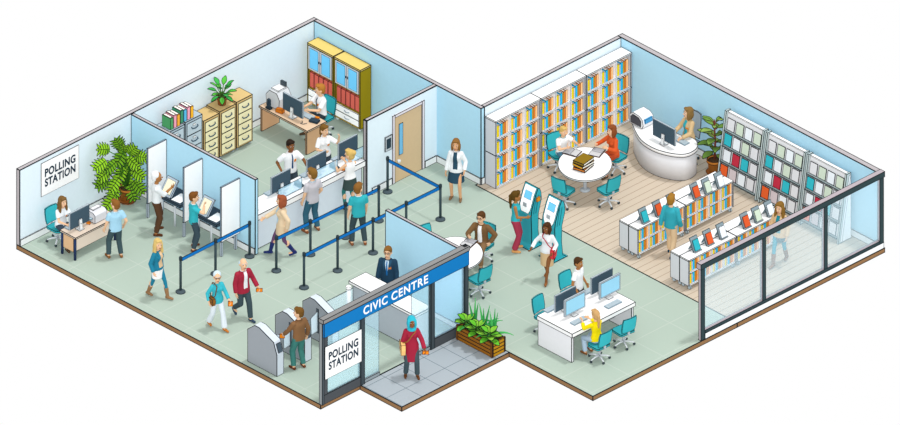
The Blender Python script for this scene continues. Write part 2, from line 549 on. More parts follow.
def run_jobs():
    for o, vox, sm in JOBS:
        r = o.modifiers.new('r', 'REMESH'); r.mode = 'VOXEL'; r.voxel_size = vox; r.use_smooth_shade = True
        if sm:
            q = o.modifiers.new('s', 'SMOOTH'); q.factor = .5; q.iterations = sm
    bpy.context.view_layer.update()
    dg = bpy.context.evaluated_depsgraph_get()
    for o, vox, sm in JOBS:
        me = bpy.data.meshes.new_from_object(o.evaluated_get(dg))
        old = o.data; mats = list(old.materials)
        o.modifiers.clear(); o.data = me
        if not me.materials:
            for m in mats: me.materials.append(m)
        for p in me.polygons: p.use_smooth = True
        bpy.data.meshes.remove(old)
# ================================================================= setting
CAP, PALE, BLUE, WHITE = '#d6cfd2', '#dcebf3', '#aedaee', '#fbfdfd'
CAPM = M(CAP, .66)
PALEM, BLUEM = M(PALE, 1.08), M(BLUE, 1.08)  # pale for lit wall sides, blue for shaded ones: light put into the colour
WHM = M(WHITE, .9)
SILL = M('#f3f8f9', .95)
def boxm(mb, a, b, ms):
    """ms: materials for bottom, top, -y, +x, +y, -x"""
    n = len(mb.m); mb.box(a, b)
    for i in range(6): mb.m[n + i] = ms[i]
    return mb
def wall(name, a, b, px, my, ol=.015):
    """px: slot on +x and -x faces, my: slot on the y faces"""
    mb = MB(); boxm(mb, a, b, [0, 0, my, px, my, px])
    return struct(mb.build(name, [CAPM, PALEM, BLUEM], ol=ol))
FL = [(0,0),(10.85,0),(10.85,5.14),(15.33,5.14),(15.33,10.2),(6.0,10.2),(6.0,10.43),(0,10.43)]
def slab(name, pts, top, z1=0.0, z0=-.135):
    mb = MB(); mb.prism(pts, 'z', z0, z1)
    n = len(pts)
    mb.m = [1, 0] + [1] * n
    return struct(mb.build(name, [top, M('#8d6a47', 1.05)], ol=.014))
slab('floor', FL, line_mat('green_floor_tiles', '#c6d8c9', '#d3e1d4', grid_fn(1.03, .74, 1.25, .24, .028), .55))
slab('floor_library', [(6.0,10.2),(15.33,10.2),(15.33,15.38),(6.0,15.38)], line_mat('pale_floor_boards', '#ead9c3', '#a8937c', plank_fn(.225, .014), .56))
slab('floor_porch', [(10.862,1.37),(12.35,1.37),(12.35,5.14),(10.862,5.14)], line_mat('grey_porch_tiles', '#c9d3da', '#5d7480', grid_fn(.74, .66, .68, .04, .014), .50))
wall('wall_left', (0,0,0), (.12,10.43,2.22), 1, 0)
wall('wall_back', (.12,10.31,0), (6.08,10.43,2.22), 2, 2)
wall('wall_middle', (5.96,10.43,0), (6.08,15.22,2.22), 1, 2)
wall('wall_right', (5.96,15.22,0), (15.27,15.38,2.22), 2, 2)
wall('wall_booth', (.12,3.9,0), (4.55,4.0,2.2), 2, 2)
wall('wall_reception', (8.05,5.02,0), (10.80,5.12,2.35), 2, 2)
# door wall with its opening
mb = MB()
boxm(mb, (4.4,7.84,0), (4.5,8.83,2.22), [0,0,1,1,1,1]); boxm(mb, (4.4,9.77,0), (4.5,10.31,2.22), [0,0,1,1,1,1]); boxm(mb, (4.4,8.83,1.9), (4.5,9.77,2.22), [0,0,1,1,1,1])
o = struct(mb.build('wall_door', [CAPM, PALEM], ol=0))
mb = MB(); boxm(mb, (4.4,7.84,2.2), (4.502,10.31,2.225), [0]*6); boxm(mb, (4.396,7.836,0), (4.504,7.88,2.225), [0]*6)
mb.build('cap', [CAPM], o, ol=.014)
# baseboards
def base(name, a, b):
    mb = MB(); mb.box(a, b); return struct(mb.build(name, [SILL], ol=.009))
base('baseboard_left', (.12,0,0), (.15,3.9,.19)); base('baseboard_office', (.12,4.0,0), (.15,10.31,.19))
base('baseboard_booth', (.15,3.87,0), (4.55,3.9,.19)); base('baseboard_back', (.15,10.28,0), (4.4,10.31,.19))
base('baseboard_passage', (4.53,10.28,0), (6.08,10.31,.19)); base('baseboard_middle', (6.08,10.31,0), (6.11,10.42,.19))
base('baseboard_right', (6.5,15.19,0), (15.2,15.22,.19)); base('baseboard_door', (4.5,8.03,0), (4.53,8.72,.19)); base('baseboard_door', (4.5,9.88,0), (4.53,10.28,.19))
base('baseboard_reception', (8.05,4.99,0), (10.8,5.02,.15))
# beige door, its frame and glazed slit
dr = bpy.data.objects.new('door_1', None); COL.objects.link(dr); struct(dr); dr.location = (4.5, 8.83, 0)
mb = MB(); mb.box((-.03,.0,0), (.012,.94,1.9)); mb.build('door_leaf', [M('#d8bc94', .95)], dr, ol=.008)
mb = MB(); mb.box((-.06,-.09,0), (.03,-.005,1.99)); mb.box((-.06,.945,0), (.03,1.03,1.99)); mb.box((-.06,-.005,1.905), (.03,.945,1.99))
mb.build('door_frame', [M('#e8e2e8', .95)], dr, ol=.009)
mb = MB(); mb.box((.012,.14,.75), (.022,.28,1.66)); mb.build('glazing', [M('#7cc4ec', .9)], dr, ol=.008)
mb = MB(); mb.cone((.012,.1,.62), (.06,.1,.62), .028, .028, 12); mb.ellip((.07,.1,.62), (.03,.05,.05)); mb.build('door_handle', [M('#e8eef2')], dr)
# intercom beside the door
t = thing('entry_panel', 'grey framed entry panel with dark screen on wall beside beige door', 'panel', (4.5, 8.5, 1.05))
MB().box((0.002,-.02,0), (.03,.22,.42)).build('casing', [M('#c9d2d8')], t, ol=.008)
MB().box((.03,.025,.07), (.036,.175,.35)).build('screen', [M('#2c4350')], t, ol=.004)
# right hand window wall
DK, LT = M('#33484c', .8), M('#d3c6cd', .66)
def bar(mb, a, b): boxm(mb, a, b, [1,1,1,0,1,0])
w = bpy.data.objects.new('window_1', None); COL.objects.link(w); struct(w); w.location = (15.25, 8.94, 0)
for y0, y1 in ((0,.14),(2.16,2.28),(4.32,4.44),(6.27,6.41)):
    mb = MB(); bar(mb, (-.02,y0,0 if y0 == 0 or y1 > 6.3 else .17), (.07,y1,2.1)); mb.build('mullion', [DK, LT], w, ol=.009)
mb = MB(); bar(mb, (-.07,-.02,2.08), (.09,6.43,2.24)); mb.build('top_rail', [DK, LT], w, ol=.01)
mb = MB(); bar(mb, (-.03,.14,.17), (.075,6.27,.26)); mb.build('bottom_rail', [DK, LT], w, ol=.009)
mb = MB(); mb.box((-.03,0.14,0), (.075,6.41,.17)); mb.build('sill', [SILL], w, ol=.01)
for i, (y0, y1) in enumerate(((.14,2.16),(2.28,4.32),(4.44,6.27))):
    MB().box((.03,y0,.29), (.036,y1,2.08)).build('pane', [glass('#c4dfe8', .2)], w)
# entrance front
w = bpy.data.objects.new('wall_front', None); COL.objects.link(w); struct(w); w.location = (10.85, 0, 0)
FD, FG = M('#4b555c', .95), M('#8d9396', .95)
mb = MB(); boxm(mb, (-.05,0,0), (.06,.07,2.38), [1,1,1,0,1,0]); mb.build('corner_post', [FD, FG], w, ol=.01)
for y0, y1, z1 in ((1.36,1.5,1.97),(3.82,3.95,1.97),(5.0,5.13,2.5)):
    MB().box((-.05,y0,0), (.055,y1,z1)).build('post', [M('#3f4a50', .95)], w, ol=.01)
mb = MB(); mb.box((-.07,.0,2.38), (.1,5.14,2.5)); mb.build('top_rail', [M('#8f8f8f', .9)], w, ol=.01)
mb = MB(); mb.box((-.05,.11,1.97), (.04,5.0,2.38)); mb.build('header', [M('#0a74bd')], w)
mb = MB(); mb.box((-.03,.07,.0), (.05,1.36,.26)); mb.box((-.03,.07,.26), (.05,.2,1.97)); mb.build('door_stile', [M('#4a4f54', .95)], w, ol=.008)
mb = MB(); mb.box((-.03,3.95,.0), (.05,5.0,.27)); mb.build('bottom_rail', [M('#4a4f54', .95)], w, ol=.008)
MB().box((0,.2,.26), (.006,1.36,1.97)).build('pane', [glass('#b5dbe6', .3)], w)
MB().box((0,3.95,.27), (.006,5.0,1.97)).build('pane', [glass('#b5dff5', .25)], w)
for y0, y1 in ((1.5,2.06),(3.2,3.82)):
    d = bpy.data.objects.new('door_2' if y0 < 2 else 'door_3', None); COL.objects.link(d); struct(d); d.location = (10.83, 0, 0)
    MB().box((0,y0,.1), (.006,y1,1.96)).build('pane', [glass('#b5dbe6', .25)], d, ol=.005)
    MB().box((-.03,y0,0), (.04,y1,.1)).build('sill', [M('#9aa6ac')], d, ol=.008)
def Mx(loc):   # lettering that stands on a wall facing +x: text right = +y, up = +z
    return Matrix(((0,0,1,loc[0]),(1,0,0,loc[1]),(0,1,0,loc[2]),(0,0,0,1)))
t = thing('fascia_sign', 'long blue fascia sign reading CIVIC CENTRE above the glass entrance', 'sign', (10.95, .03, 1.97))
MB().box((-.058,0,0), (.0,5.08,.41)).build('fascia_board', [M('#0779c0', .95)], t, ol=.009)
for wd, wy, ww in (('CIVIC', 1.79, .84), ('CENTRE', 2.99, 1.28)): text_mesh(wd, .33, M('#ffffff', 1), t, 'lettering', Mx((.006, wy, .2)), .006, .003, 1.15, 1.0, ww)
def poster(key, label, loc, w_, h_, size):
    t = thing('poster', label, 'sign', loc)
    MB().box((0,0,0), (.012,w_,h_)).build('sheet', [M('#ffffff', 1)], t, ol=.006)
    for wd, dz in (('POLLING', .145), ('STATION', -.145)): text_mesh(wd, size, M('#1f3f55', .6), t, 'lettering', Mx((.016, w_ / 2, h_ / 2 + dz)), .010, .002, 1.1, 1.0, w_ * .81)
poster('a', 'white POLLING STATION poster on the left wall above the seated clerk', (.122, .74, 1.13), 1.32, .97, .31)
poster('b', 'white POLLING STATION poster on the glass of the entrance front', (10.91, .09, .72), 1.28, .95, .31)
# ================================================================= furniture
TEAL = '#38b9c4'
ML = .011
# ---- task chair (front = +x)
def make_chair(label, group, loc, rz, col=TEAL, back_h=.42):
    t = thing('task_chair', label, 'chair', loc, rz, group)
    mb = MB(); N = 5
    mb.prism([(-.2,-.2),(-.14,-.23),(.16,-.23),(.23,-.16),(.23,.16),(.16,.23),(-.14,.23),(-.2,.2)], 'z', .40, .455)
    mb.build('seat', [M(col, .75)], t, ol=.008)
    mb = MB(); secs = []
    for k in range(5):
        z = .5 + back_h * k / 4; x = -.2 - .07 * k / 4; hw = .2 + (.02 if 0 < k < 4 else 0)
        secs.append([(x + .03 * (y / .2) ** 2 + dx, y * hw / .2, z) for dx, ys in ((0, (-.2,-.1,0,.1,.2)), (-.035, (.2,.1,0,-.1,-.2))) for y in ys])
    mb.loft(secs, 0, False); mb.build('backrest', [M(col, .95)], t, ol=.008)
    mb = MB(); mb.cone((0,0,.1), (0,0,.44), .028, .028, 10); mb.box((-.24,-.03,.4), (.0,.03,.43)); mb.box((-.225,-.03,.4), (-.2,.03,.5))
    mb.build('column', [M('#c4ccd2')], t)
    mb = MB(); pts = []
    for k in range(5):
        a = 2 * PI * k / 5 + .3; e = (math.cos(a) * .27, math.sin(a) * .27); pts.append(e)
        mb.tube([(0,0,.12), (e[0]*.5, e[1]*.5, .115), (e[0], e[1], .075)], [.028,.022,.017], 8)
    b = mb.build('star_base', [M('#dfe5ea')], t)
    for e in pts:
        mb = MB(); mb.cone((e[0]-.018, e[1], .036), (e[0]+.018, e[1], .036), .034, .034, 10); mb.build('caster', [M('#3a464c')], b)
    return t
# ---- monitor (screen faces +x), stands at z=0
def make_monitor(label, loc, rz, screen='#9fdcf8', w=.68, group=None):
    t = thing('monitor', label, 'monitor', loc, rz, group)
    mb = MB(); h = w / 2
    mb.box((-.024,-h,.1), (.024,h,.58)); mb.build('casing', [M('#b9c6cf')], t, ol=.004)
    MB().box((-.03,-h+.012,.112), (-.022,h-.012,.568)).build('back_cover', [M('#3d5260', 1.1)], t)
    MB().box((.022,-h+.035,.14), (.03,h-.035,.545)).build('screen', [M(screen, .9)], t, ol=.004)
    mb = MB(); mb.box((-.11,-.085,0), (.06,.085,.018)); mb.prism([(-.04,.3),(-.06,.3),(-.085,.018),(-.055,.018)], 'y', -.05, .05); mb.ellip((-.074,0,.18), (.012,.014,.014), 8, 6, 1)
    mb.build('stand', [M('#f4f8fa'), M('#39454c')], t, ol=.004)
    return t
def make_keyboard(label, loc, rz, cat='keyboard'):
    mb = MB(); mb.box((-.09,-.24,0), (.09,.24,.022)); 
    for i in range(4):
        for j in range(11): mb.box((-.075 + i*.038, -.225 + j*.0415, .022), (-.046 + i*.038, -.193 + j*.0415, .03), 1)
    o = mb.build('keyboard', [M('#8fa4b0'), M('#c7d6de')], None, loc, rz)
    return tag(o, label, cat)
def flat(name, label, cat, loc, rz, size, col, ol=.004, group=None, k=None):
    mb = MB(); mb.box((-size[0]/2,-size[1]/2,0), (size[0]/2,size[1]/2,size[2]))
    return tag(mb.build(name, [M(col, k)], None, loc, rz, ol=ol), label, cat, group)

# ---------------- polling clerk's desk
t = thing('office_desk', 'beige desk with navy legs in front of the left wall', 'desk', (1.08, .5, 0))
D, Wd_ = .52, 1.5
MB().box((-.02,-.02,.63), (D+.02,Wd_,.68)).build('desktop', [M('#ecd9c6', .85)], t, ol=ML)
MB().box((D-.13,.06,.2), (D-.09,Wd_-.08,.63)).build('front_panel', [M('#f0dfce', .95)], t, ol=.007)
MB().box((.06,.02,.2), (D-.09,.05,.63)).build('side_panel', [M('#c9a57f', 1.2)], t, ol=.007)
for x in (.03, D-.035):
    for y in (.02, Wd_-.08):
        MB().cone((x,y,0), (x,y,.63), .036, .036, 10).build('leg', [M('#24365c')], t)
DZ = .687
make_monitor('dark monitor on the polling desk facing the seated clerk', (1.36, .86, DZ), PI)
make_keyboard('pale keyboard on the polling desk beside the clerk\'s hands', (1.16, .86, DZ), 0)
t = thing('printer', 'pale grey printer on the polling desk beside the standing man', 'printer', (1.33, 1.52, DZ))
MB().prism([(-.15,0),(.15,0),(.15,.22),(.08,.28),(-.15,.28)], 'y', -.22, .2).build('casing', [M('#e2e3e8', .95)], t, ol=.007)
MB().box((-.1,-.3,.1), (.08,-.22,.13)).build('paper_tray', [M('#bcd9e6')], t, ol=.005)
MB().box((-.12,-.14,.281), (.0,.14,.31)).build('lid', [M('#f0f0f4')], t, ol=.006)
flat('stapler', 'small orange stapler on the polling desk by the printer', 'stapler', (1.36, 1.19, DZ), .4, (.1,.05,.06), '#f08a1c')

make_chair('teal chair holding the woman at the polling desk', None, (.62, .84, 0), 0)
# ---------------- voting booths
for i, (bx, side) in enumerate(((1.37, 'first'), (2.66, 'second'), (3.99, 'third'))):
    lab = ['white booth divider nearest the large potted plant', 'white booth divider between the two voters', 'white booth divider nearest the service counter'][i]
    t = thing('booth_divider', lab, 'divider', (bx, 3.9, 0))
    mb = MB(); boxm(mb, (-.025,-.66,.42), (.025,-.01,2.02), [1,1,1,0,1,0]); mb.build('panel', [M('#ffffff', 1.0), M('#8fa2b4')], t, ol=.009)
    for y in (-.64, -.14): MB().box((-.028,y-.03,0), (.028,y+.03,.42)).build('leg', [M('#b9c6d2')], t, ol=.006)
for i, bx in enumerate((1.98, 3.28)):
    t = thing('writing_shelf', ['dark writing shelf on pale legs used by the white haired voter', 'dark writing shelf on pale legs used by the teal shirted voter'][i], 'table', (bx, 3.9, 0))
    MB().box((-.42,-.6,.72), (.5,-.02,.8)).build('shelf_top', [M('#3d4f5e')], t, ol=.008)
    for x in (-.3, .16): MB().cone((x,-.45,0), (x,-.45,.72), .026, .026, 10).build('leg', [M('#dfe6ec')], t)
    t = thing('ballot_board', ['tilted grey board with cream ballot before the white haired voter', 'tilted grey board with cream ballot before the teal shirted voter'][i], 'board', (bx - .1, 3.55, .81))
    pr = [(-.2,.0),(.1,.4),(.13,.38),(-.13,.0)]
    MB().prism(pr, 'y', -.19, .19).build('board', [M('#b8c8d6')], t, ol=.007); t.rotation_euler = (0, 0, PI / 2)
    # ballot sheet on the sloped face
    d = Vector((.3, 0, .4)).normalized(); n = Vector((-.4, 0, .3)).normalized(); a = Vector((-.2, 0, 0)) + d * .07 + n * .002; bq = a + d * .37
    mb = MB(); L = [a + Vector((0,-.14,0)), a + Vector((0,.14,0)), bq + Vector((0,.14,0)), bq + Vector((0,-.14,0))]
    mb.add(L + [q + n * .006 for q in L], [(3,2,1,0),(4,5,6,7),(0,1,5,4),(1,2,6,5),(2,3,7,6),(3,0,4,7)]); mb.build('ballot', [M('#fdf6d8', .95)], t, ol=.004)
    flat('paper_sheet', ['white paper lying on the shelf of the white haired voter', 'white paper lying on the shelf of the teal shirted voter'][i], 'paper', (bx + .26, 3.55, .806), .1, (.3,.4,.006), '#ffffff', .004, k=1)

# ---------------- service counter
t = thing('service_counter', 'long white service counter with overhanging top beside the queue', 'counter', (0, 4.02, 0))
MB().box((3.86,0,.92), (4.5,3.80,1.08)).build('countertop', [M('#ffffff', .95)], t, ol=ML)
MB().box((3.98,.02,0), (4.38,3.78,.92)).build('front_panel', [M('#dfe9f3', 1.0)], t, ol=ML)
CZ = 1.088
def ctr(i, y):
    nm = ['nearest the voting booths', 'in the middle of the service counter', 'at the door end of the counter'][i]
    make_monitor('dark counter monitor ' + nm, (4.13, y, CZ), PI, w=.66)
    make_keyboard('pale keyboard on the counter ' + nm.replace(' of the service counter', ''), (3.95, y - .1, CZ), 0)
    s = thing('counter_screen', 'clear low screen in front of the monitor ' + nm.replace(' of the service counter', ' of the row'), 'screen', (4.34, y + .12, CZ + .003))
    MB().box((0,-.42,.0), (.012,.42,.32)).build('glass_sheet', [glass('#a9d2e6', .35)], s, ol=.006)
    MB().box((-.02,-.4,0), (.03,-.34,.02)).build('foot', [M('#b5c4cf')], s); MB().box((-.02,.34,0), (.03,.4,.02)).build('foot', [M('#b5c4cf')], s)
for i, y in enumerate((5.2, 6.45, 7.55)): ctr(i, y)
for i, y in enumerate((5.78, 7.02)):
    t = thing('card_terminal', ['dark card terminal on counter beside the man in grey', 'dark card terminal on counter beside the blonde woman'][i], 'terminal', (4.2, y, CZ))
    MB().prism([(-.11,0),(.12,0),(.12,.03),(-.11,.08)], 'y', -.07, .07).build('body', [M('#465c68')], t, ol=.005)
    MB().box((-.06,-.05,.06), (.0,.05,.075)).build('screen', [M('#7f97a4')], t)
    flat('orange_card', ['orange card on the counter beside the man in grey', 'orange card on the counter beside the blonde woman'][i], 'card', (4.41, y + .1, CZ), .5, (.12,.16,.03), '#f08a1c')
t = thing('notice_holder', 'small blank white holder standing on counter beside booth partition', 'holder', (4.3, 4.13, CZ))
MB().box((0,-.08,.01), (.015,.1,.3)).build('sheet', [M('#eef5fa', 1)], t, ol=.005); MB().box((-.04,-.08,0), (.05,.1,.012)).build('foot', [M('#cfdbe3')], t)

# ---------------- filing cabinets in the office
def cabinet(y, w_, h_, body, face, label, wheels, group):
    t = thing('filing_cabinet', label, 'cabinet', (.17, y, 0), 0, group)
    z0 = .08 if wheels else .02
    MB().box((0,0,z0), (.48,w_,h_)).build('body', [M(body, .9)], t, ol=ML)
    n = 4; dh = (h_ - z0 - .1) / n
    for k in range(n):
        d = MB().box((.481,.05,z0 + .05 + k*dh), (.497,w_-.05,z0 + .035 + (k+1)*dh)).build('drawer', [M(face, .95)], t, ol=.006)
        zz = z0 + .05 + (k + .5) * dh
        MB().tube([(.5,w_/2-.1,zz+.03),(.53,w_/2-.09,zz-.01),(.54,w_/2,zz-.02),(.53,w_/2+.1,zz+.0),(.5,w_/2+.11,zz+.03)], .016, 8).build('handle', [M('#3b5566')], d)
        if not wheels: MB().box((.499,w_/2-.05,zz+.05), (.505,w_/2+.05,zz+.1)).build('label_holder', [M('#ffffff')], d, ol=.004)
    if wheels:
        for yy in (.06, w_-.06): MB().ellip((.42,yy,.045), (.045,.03,.045)).build('caster', [M('#aab8c2')], t)
cabinet(4.66, .6, 1.56, '#b9cbd6', '#c6d6df', 'grey filing cabinet nearest the booth partition with binders on top', False, None)
cabinet(5.28, .6, 1.6, '#b9cbd6', '#c6d6df', 'grey filing cabinet beside the tan filing cabinets', False, None)
TAN, CRM = '#e3c283', '#fdf3c4'
cabinet(5.92, .54, 1.37, TAN, CRM, 'tan filing cabinet with cream drawers beside the grey cabinets', True, None)
cabinet(6.49, .56, 1.4, TAN, CRM, 'tan filing cabinet with cream drawers under the small potted plant', True, None)
cabinet(7.08, .56, 1.43, TAN, CRM, 'tan filing cabinet with cream drawers nearest the office desk', True, None)
for i, (c, nm) in enumerate((('#4f9a5f','green binder at left end of the row on grey cabinets'),('#ef9fb0','pink binder beside the left green binder on grey cabinets'),('#f2a93b','orange binder in middle of the row on grey cabinets'),
        ('#3f8f6b','dark green binder in the row on grey cabinets'),('#57b4dc','blue binder in the row on grey cabinets'),('#f0a2b6','pink binder second from right end on grey cabinets'),('#f5b32c','yellow orange binder at right end on grey cabinets'))):
    y = 4.80 + i * .118; z = 1.568 if y < 5.15 else 1.608
    if y + .105 > 5.26: z = 1.608
    mb = MB(); mb.box((-.15,0,0), (.15,.1,.33 + .03 * (i % 2))); mb.box((-.13,.012,.335 + .03 * (i % 2)), (.13,.088,.337 + .03 * (i % 2)), 1)
    tag(mb.build('ring_binder', [M(c, 1.15), M('#fff8ee', 1)], None, (.46, y, z), 0, ol=.006), nm, 'binder', 'binders on the grey cabinets')
# ---------------- office desk, chair, machines
t = thing('office_desk', 'pale wooden desk with panel legs in the back office', 'desk', (.36, 8.2, 0))
MB().box((-.03,-.03,.68), (1.7,.66,.73)).build('desktop', [M('#f0cfae', .85)], t, ol=ML)
MB().box((0,0,0), (.05,.62,.68)).build('panel_leg', [M('#d9ad84', 1.0)], t, ol=ML); MB().box((1.6,0,0), (1.65,.62,.68)).build('panel_leg', [M('#d9ad84', .95)], t, ol=ML)
MB().box((.05,.45,.3), (1.6,.48,.68)).build('back_panel', [M('#d9b48f')], t, ol=.006)
OZ = .737
make_monitor('dark monitor on the back office desk', (1.33, 8.4, OZ), PI / 2, w=.7)
make_keyboard('pale keyboard on the back office desk', (1.5, 8.68, OZ), PI / 2)
flat('desk_phone', 'dark desk phone at right end of the back office desk', 'phone', (1.86, 8.62, OZ), .3, (.24,.16,.05), '#2f4250')
flat('orange_card', 'orange card lying beside the office desk phone', 'card', (1.78, 8.8, OZ), .3, (.12,.08,.02), '#f08a1c')
flat('orange_box', 'small orange box on the back office desk beside the printer', 'box', (.93, 8.33, OZ), .2, (.2,.12,.1), '#d9791c')
mb = MB(); mb.tube([(1.62,8.42,OZ+.012),(1.7,8.36,OZ+.012),(1.68,8.3,OZ+.012),(1.76,8.32,OZ+.012),(1.8,8.42,OZ+.012)], .008, 6)
tag(mb.build('phone_cable', [M('#33424c')], None), 'thin dark cable curled beside the office desk phone', 'cable')
t = thing('printer', 'white copier with curved casing on the back office desk', 'printer', (.62, 8.55, OZ))
MB().prism([(-.2,0),(.24,0),(.26,.3),(.16,.46),(-.1,.46),(-.22,.3)], 'y', -.2, .22).build('casing', [M('#e4e7ea', .85)], t, ol=.008)
MB().box((-.1,-.12,.462), (.14,.2,.5)).build('lid', [M('#f6f7f8', .95)], t, ol=.006)
MB().box((-.05,.14,.5), (.12,.2,.62)).build('paper_feed', [M('#4d5860')], t, ol=.005)
t = thing('desk_telephone', 'black handset dock at left front of the office copier', 'telephone', (.6, 8.25, OZ))
MB().box((-.07,-.05,0), (.09,.05,.04)).build('dock', [M('#27353d')], t); MB().prism([(-.04,.04),(.05,.04),(.05,.26),(-.02,.28)], 'y', -.035, .035).build('handset', [M('#2f4250')], t, ol=.004)
make_chair('teal office chair holding the man in the tie', None, (1.5, 9.28, 0), -PI / 2)
# ---------------- tall yellow cupboards
for i, x in enumerate((.3, 1.26)):
    t = thing('tall_cupboard', ['left tall yellow cupboard in the corner of the office', 'right tall yellow cupboard with the olive side showing'][i], 'cupboard', (x, 9.9, 0))
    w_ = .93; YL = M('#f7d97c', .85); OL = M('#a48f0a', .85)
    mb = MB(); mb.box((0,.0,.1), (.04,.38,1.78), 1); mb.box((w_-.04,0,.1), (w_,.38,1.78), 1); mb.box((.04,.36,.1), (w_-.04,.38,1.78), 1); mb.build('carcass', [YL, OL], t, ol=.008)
    MB().box((0,-.004,1.78), (w_,.38,1.83)).build('top', [YL], t, ol=ML)
    MB().box((.04,0,.1), (w_-.04,.36,.14)).build('bottom', [M('#e0b93c')], t, ol=.006)
    for z in (.52, 1.06): MB().box((.04,.01,z), (w_-.04,.36,z+.035)).build('shelf', [M('#c9a62c')], t, ol=.005)
    for k in range(2):
        z0 = .145 + k * .19
        d = MB().box((.045,-.01,z0), (w_-.045,.3,z0+.18)).build('drawer', [M('#fbfdfd', 1.35)], t, ol=.006)
        MB().tube([(w_/2-.09,-.015,z0+.1),(w_/2,-.05,z0+.09),(w_/2+.09,-.015,z0+.1)], .014, 8).build('handle', [M('#b8c6cf')], d)
    for k in range(2):
        x0 = .045 + k * .42
        d = MB().box((x0,-.012,1.1), (x0+.415,.012,1.775)).build('door', [M('#c6ccd2', 1.2)], t, ol=.005)
        MB().box((x0+.055,-.018,1.15), (x0+.36,-.01,1.73)).build('glazing', [M('#6fc6f2', 1.25)], d, ol=.005)
        MB().box((x0 + (.37 if k == 0 else .01),-.03,1.4), (x0 + (.4 if k == 0 else .04),-.012,1.46)).build('knob', [M('#4a5560')], d)
    for xx in (.07, w_-.07): MB().ellip((xx,.05,.05), (.04,.04,.05)).build('foot', [M('#dfe6ea')], t)
    for xx in (.07, w_-.07): MB().ellip((xx,.33,.05), (.04,.04,.05)).build('foot', [M('#dfe6ea')], t)
    for k in range(5):
        xx = .06 + k * .165
        b = MB().box((0,0,0), (.145,.25,.43)).build('ring_binder', [M('#e0695a', 1.1)], None, (x + xx, 9.93, .563), 0, ol=.006)
        tag(b, '%s red binder from left in the %s yellow cupboard' % (('first','second','third','fourth','fifth')[k], ('left','right')[i]), 'binder', 'red binders in the yellow cupboards')

# ---------------- queue barriers
posts = {}
def stanchion(px, py, label, row):
    x, y = at(px, py)
    if not posts:
        t = thing('queue_post', label, 'barrier post', (x, y, 0), 0, 'queue posts')
        MB().lathe([(0.0,0),(.125,0),(.125,.025),(.09,.05),(.045,.06),(0.0,.06)], n=18).build('base', [M('#4c5a61')], t, ol=.008, thr=.7)
        MB().cone((0,0,.055), (0,0,.93), .034, .034, 12).build('pole', [M('#384a50')], t)
        MB().lathe([(0.0,.93),(.04,.93),(.044,.96),(.044,1.02),(.025,1.04),(0.0,1.04)], n=12).build('cap', [M('#2b3a40')], t)
        posts['p'] = t
    else:
        dup(posts['p'], (x, y, 0), 0, label, 'queue posts')
    return (x, y)
def belt(a, b, label):
    a, b = Vector((*a, 0)), Vector((*b, 0)); d = (b - a); L = d.length; d.normalize()
    mb = MB(); mb.box((.05,-.008,.885), (L-.05,.008,.985))
    o = mb.build('queue_belt', [M('#0a74c4', 1.0)], None, a, math.atan2(d.y, d.x), ol=.006)
    tag(o, label, 'belt', 'blue queue belts')
R1 = [stanchion(180.6,292,'queue post nearest the blonde woman in teal jacket',1), stanchion(215.5,274,'queue post behind the white haired woman',1), stanchion(249.6,256.6,'queue post at the end of the booth partition',1)]
R2 = [stanchion(276.3,271,'queue post beside the walking woman in beige coat',2), stanchion(310.4,254.8,'queue post behind the man in grey shirt',2), stanchion(345.6,237.5,'queue post beside the waiting man in teal shirt',2), stanchion(378.8,221,'queue post ending the middle belt row near the door',2)]
R3 = [stanchion(304,287.8,'queue post nearest the ticket gates',3), stanchion(337.6,270.8,'second queue post of the front row, below the teal man',3), stanchion(373,253,'queue post just left of the reception wall',3), stanchion(406.2,236.5,'queue post rising behind the reception wall',3), stanchion(440.4,219.6,'corner queue post where the belt turns',3)]
R4 = stanchion(387.6,192,'queue post nearest the beige door',4)
nm = ('first','second','third','fourth')
for R_, rn in ((R1,'booth side row'), (R2,'middle row'), (R3,'front row')):
    for k in range(len(R_) - 1): belt(R_[k], R_[k+1], '%s blue belt from left in the %s of queue posts' % (nm[k], rn))
belt(R3[-1], R4, 'blue belt running from corner post towards the beige door')

# ---------------- ticket gates
for i, y in enumerate((.17, 1.14, 2.1)):
    lb = ['grey ticket gate nearest the floor edge', 'grey ticket gate behind the man in brown', 'grey ticket gate beside the glass barrier'][i]
    t = thing('ticket_gate', lb, 'gate', (8.07, y, 0))
    pr = [(0,0),(1.05,0),(1.05,.62),(.93,.95),(.42,1.16),(.25,1.16),(0,.95)]
    mb = MB(); mb.prism(pr, 'y', 0, .24)
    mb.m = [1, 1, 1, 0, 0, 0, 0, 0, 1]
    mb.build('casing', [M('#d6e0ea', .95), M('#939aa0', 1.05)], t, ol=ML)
    MB().prism([(1.045,.66),(.96,.9),(.975,.905),(1.062,.665)], 'y', .05, .2).build('card_reader', [M('#4a5a66')], t, ol=.005)
    if i: MB().box((.5,-.012,.25), (.58,0,.95)).build('slot', [M('#4e5d68')], t, ol=.005)
    q = MB().box((.52,.24,.25), (.56,.27,.9)).build('hinge_post', [M('#4e5d68')], t, ol=.005)
    if i < 2: MB().add([(.53,.255,.3),(.53,.255,.88),(.62,.53,.84),(.6,.5,.34),(.55,.255,.3),(.55,.255,.88),(.64,.53,.84),(.62,.5,.34)], [(0,1,2,3),(7,6,5,4),(0,4,5,1),(1,5,6,2),(2,6,7,3),(3,7,4,0)]).build('flap', [glass('#dcecf4', .6)], t, ol=.005)
    if i: MB().add([(.53,-.015,.3),(.53,-.015,.88),(.62,-.34,.84),(.6,-.3,.34),(.55,-.015,.3),(.55,-.015,.88),(.64,-.34,.84),(.62,-.3,.34)], [(0,1,2,3),(7,6,5,4),(0,4,5,1),(1,5,6,2),(2,6,7,3),(3,7,4,0)]).build('flap', [glass('#dcecf4', .6)], t, ol=.005)
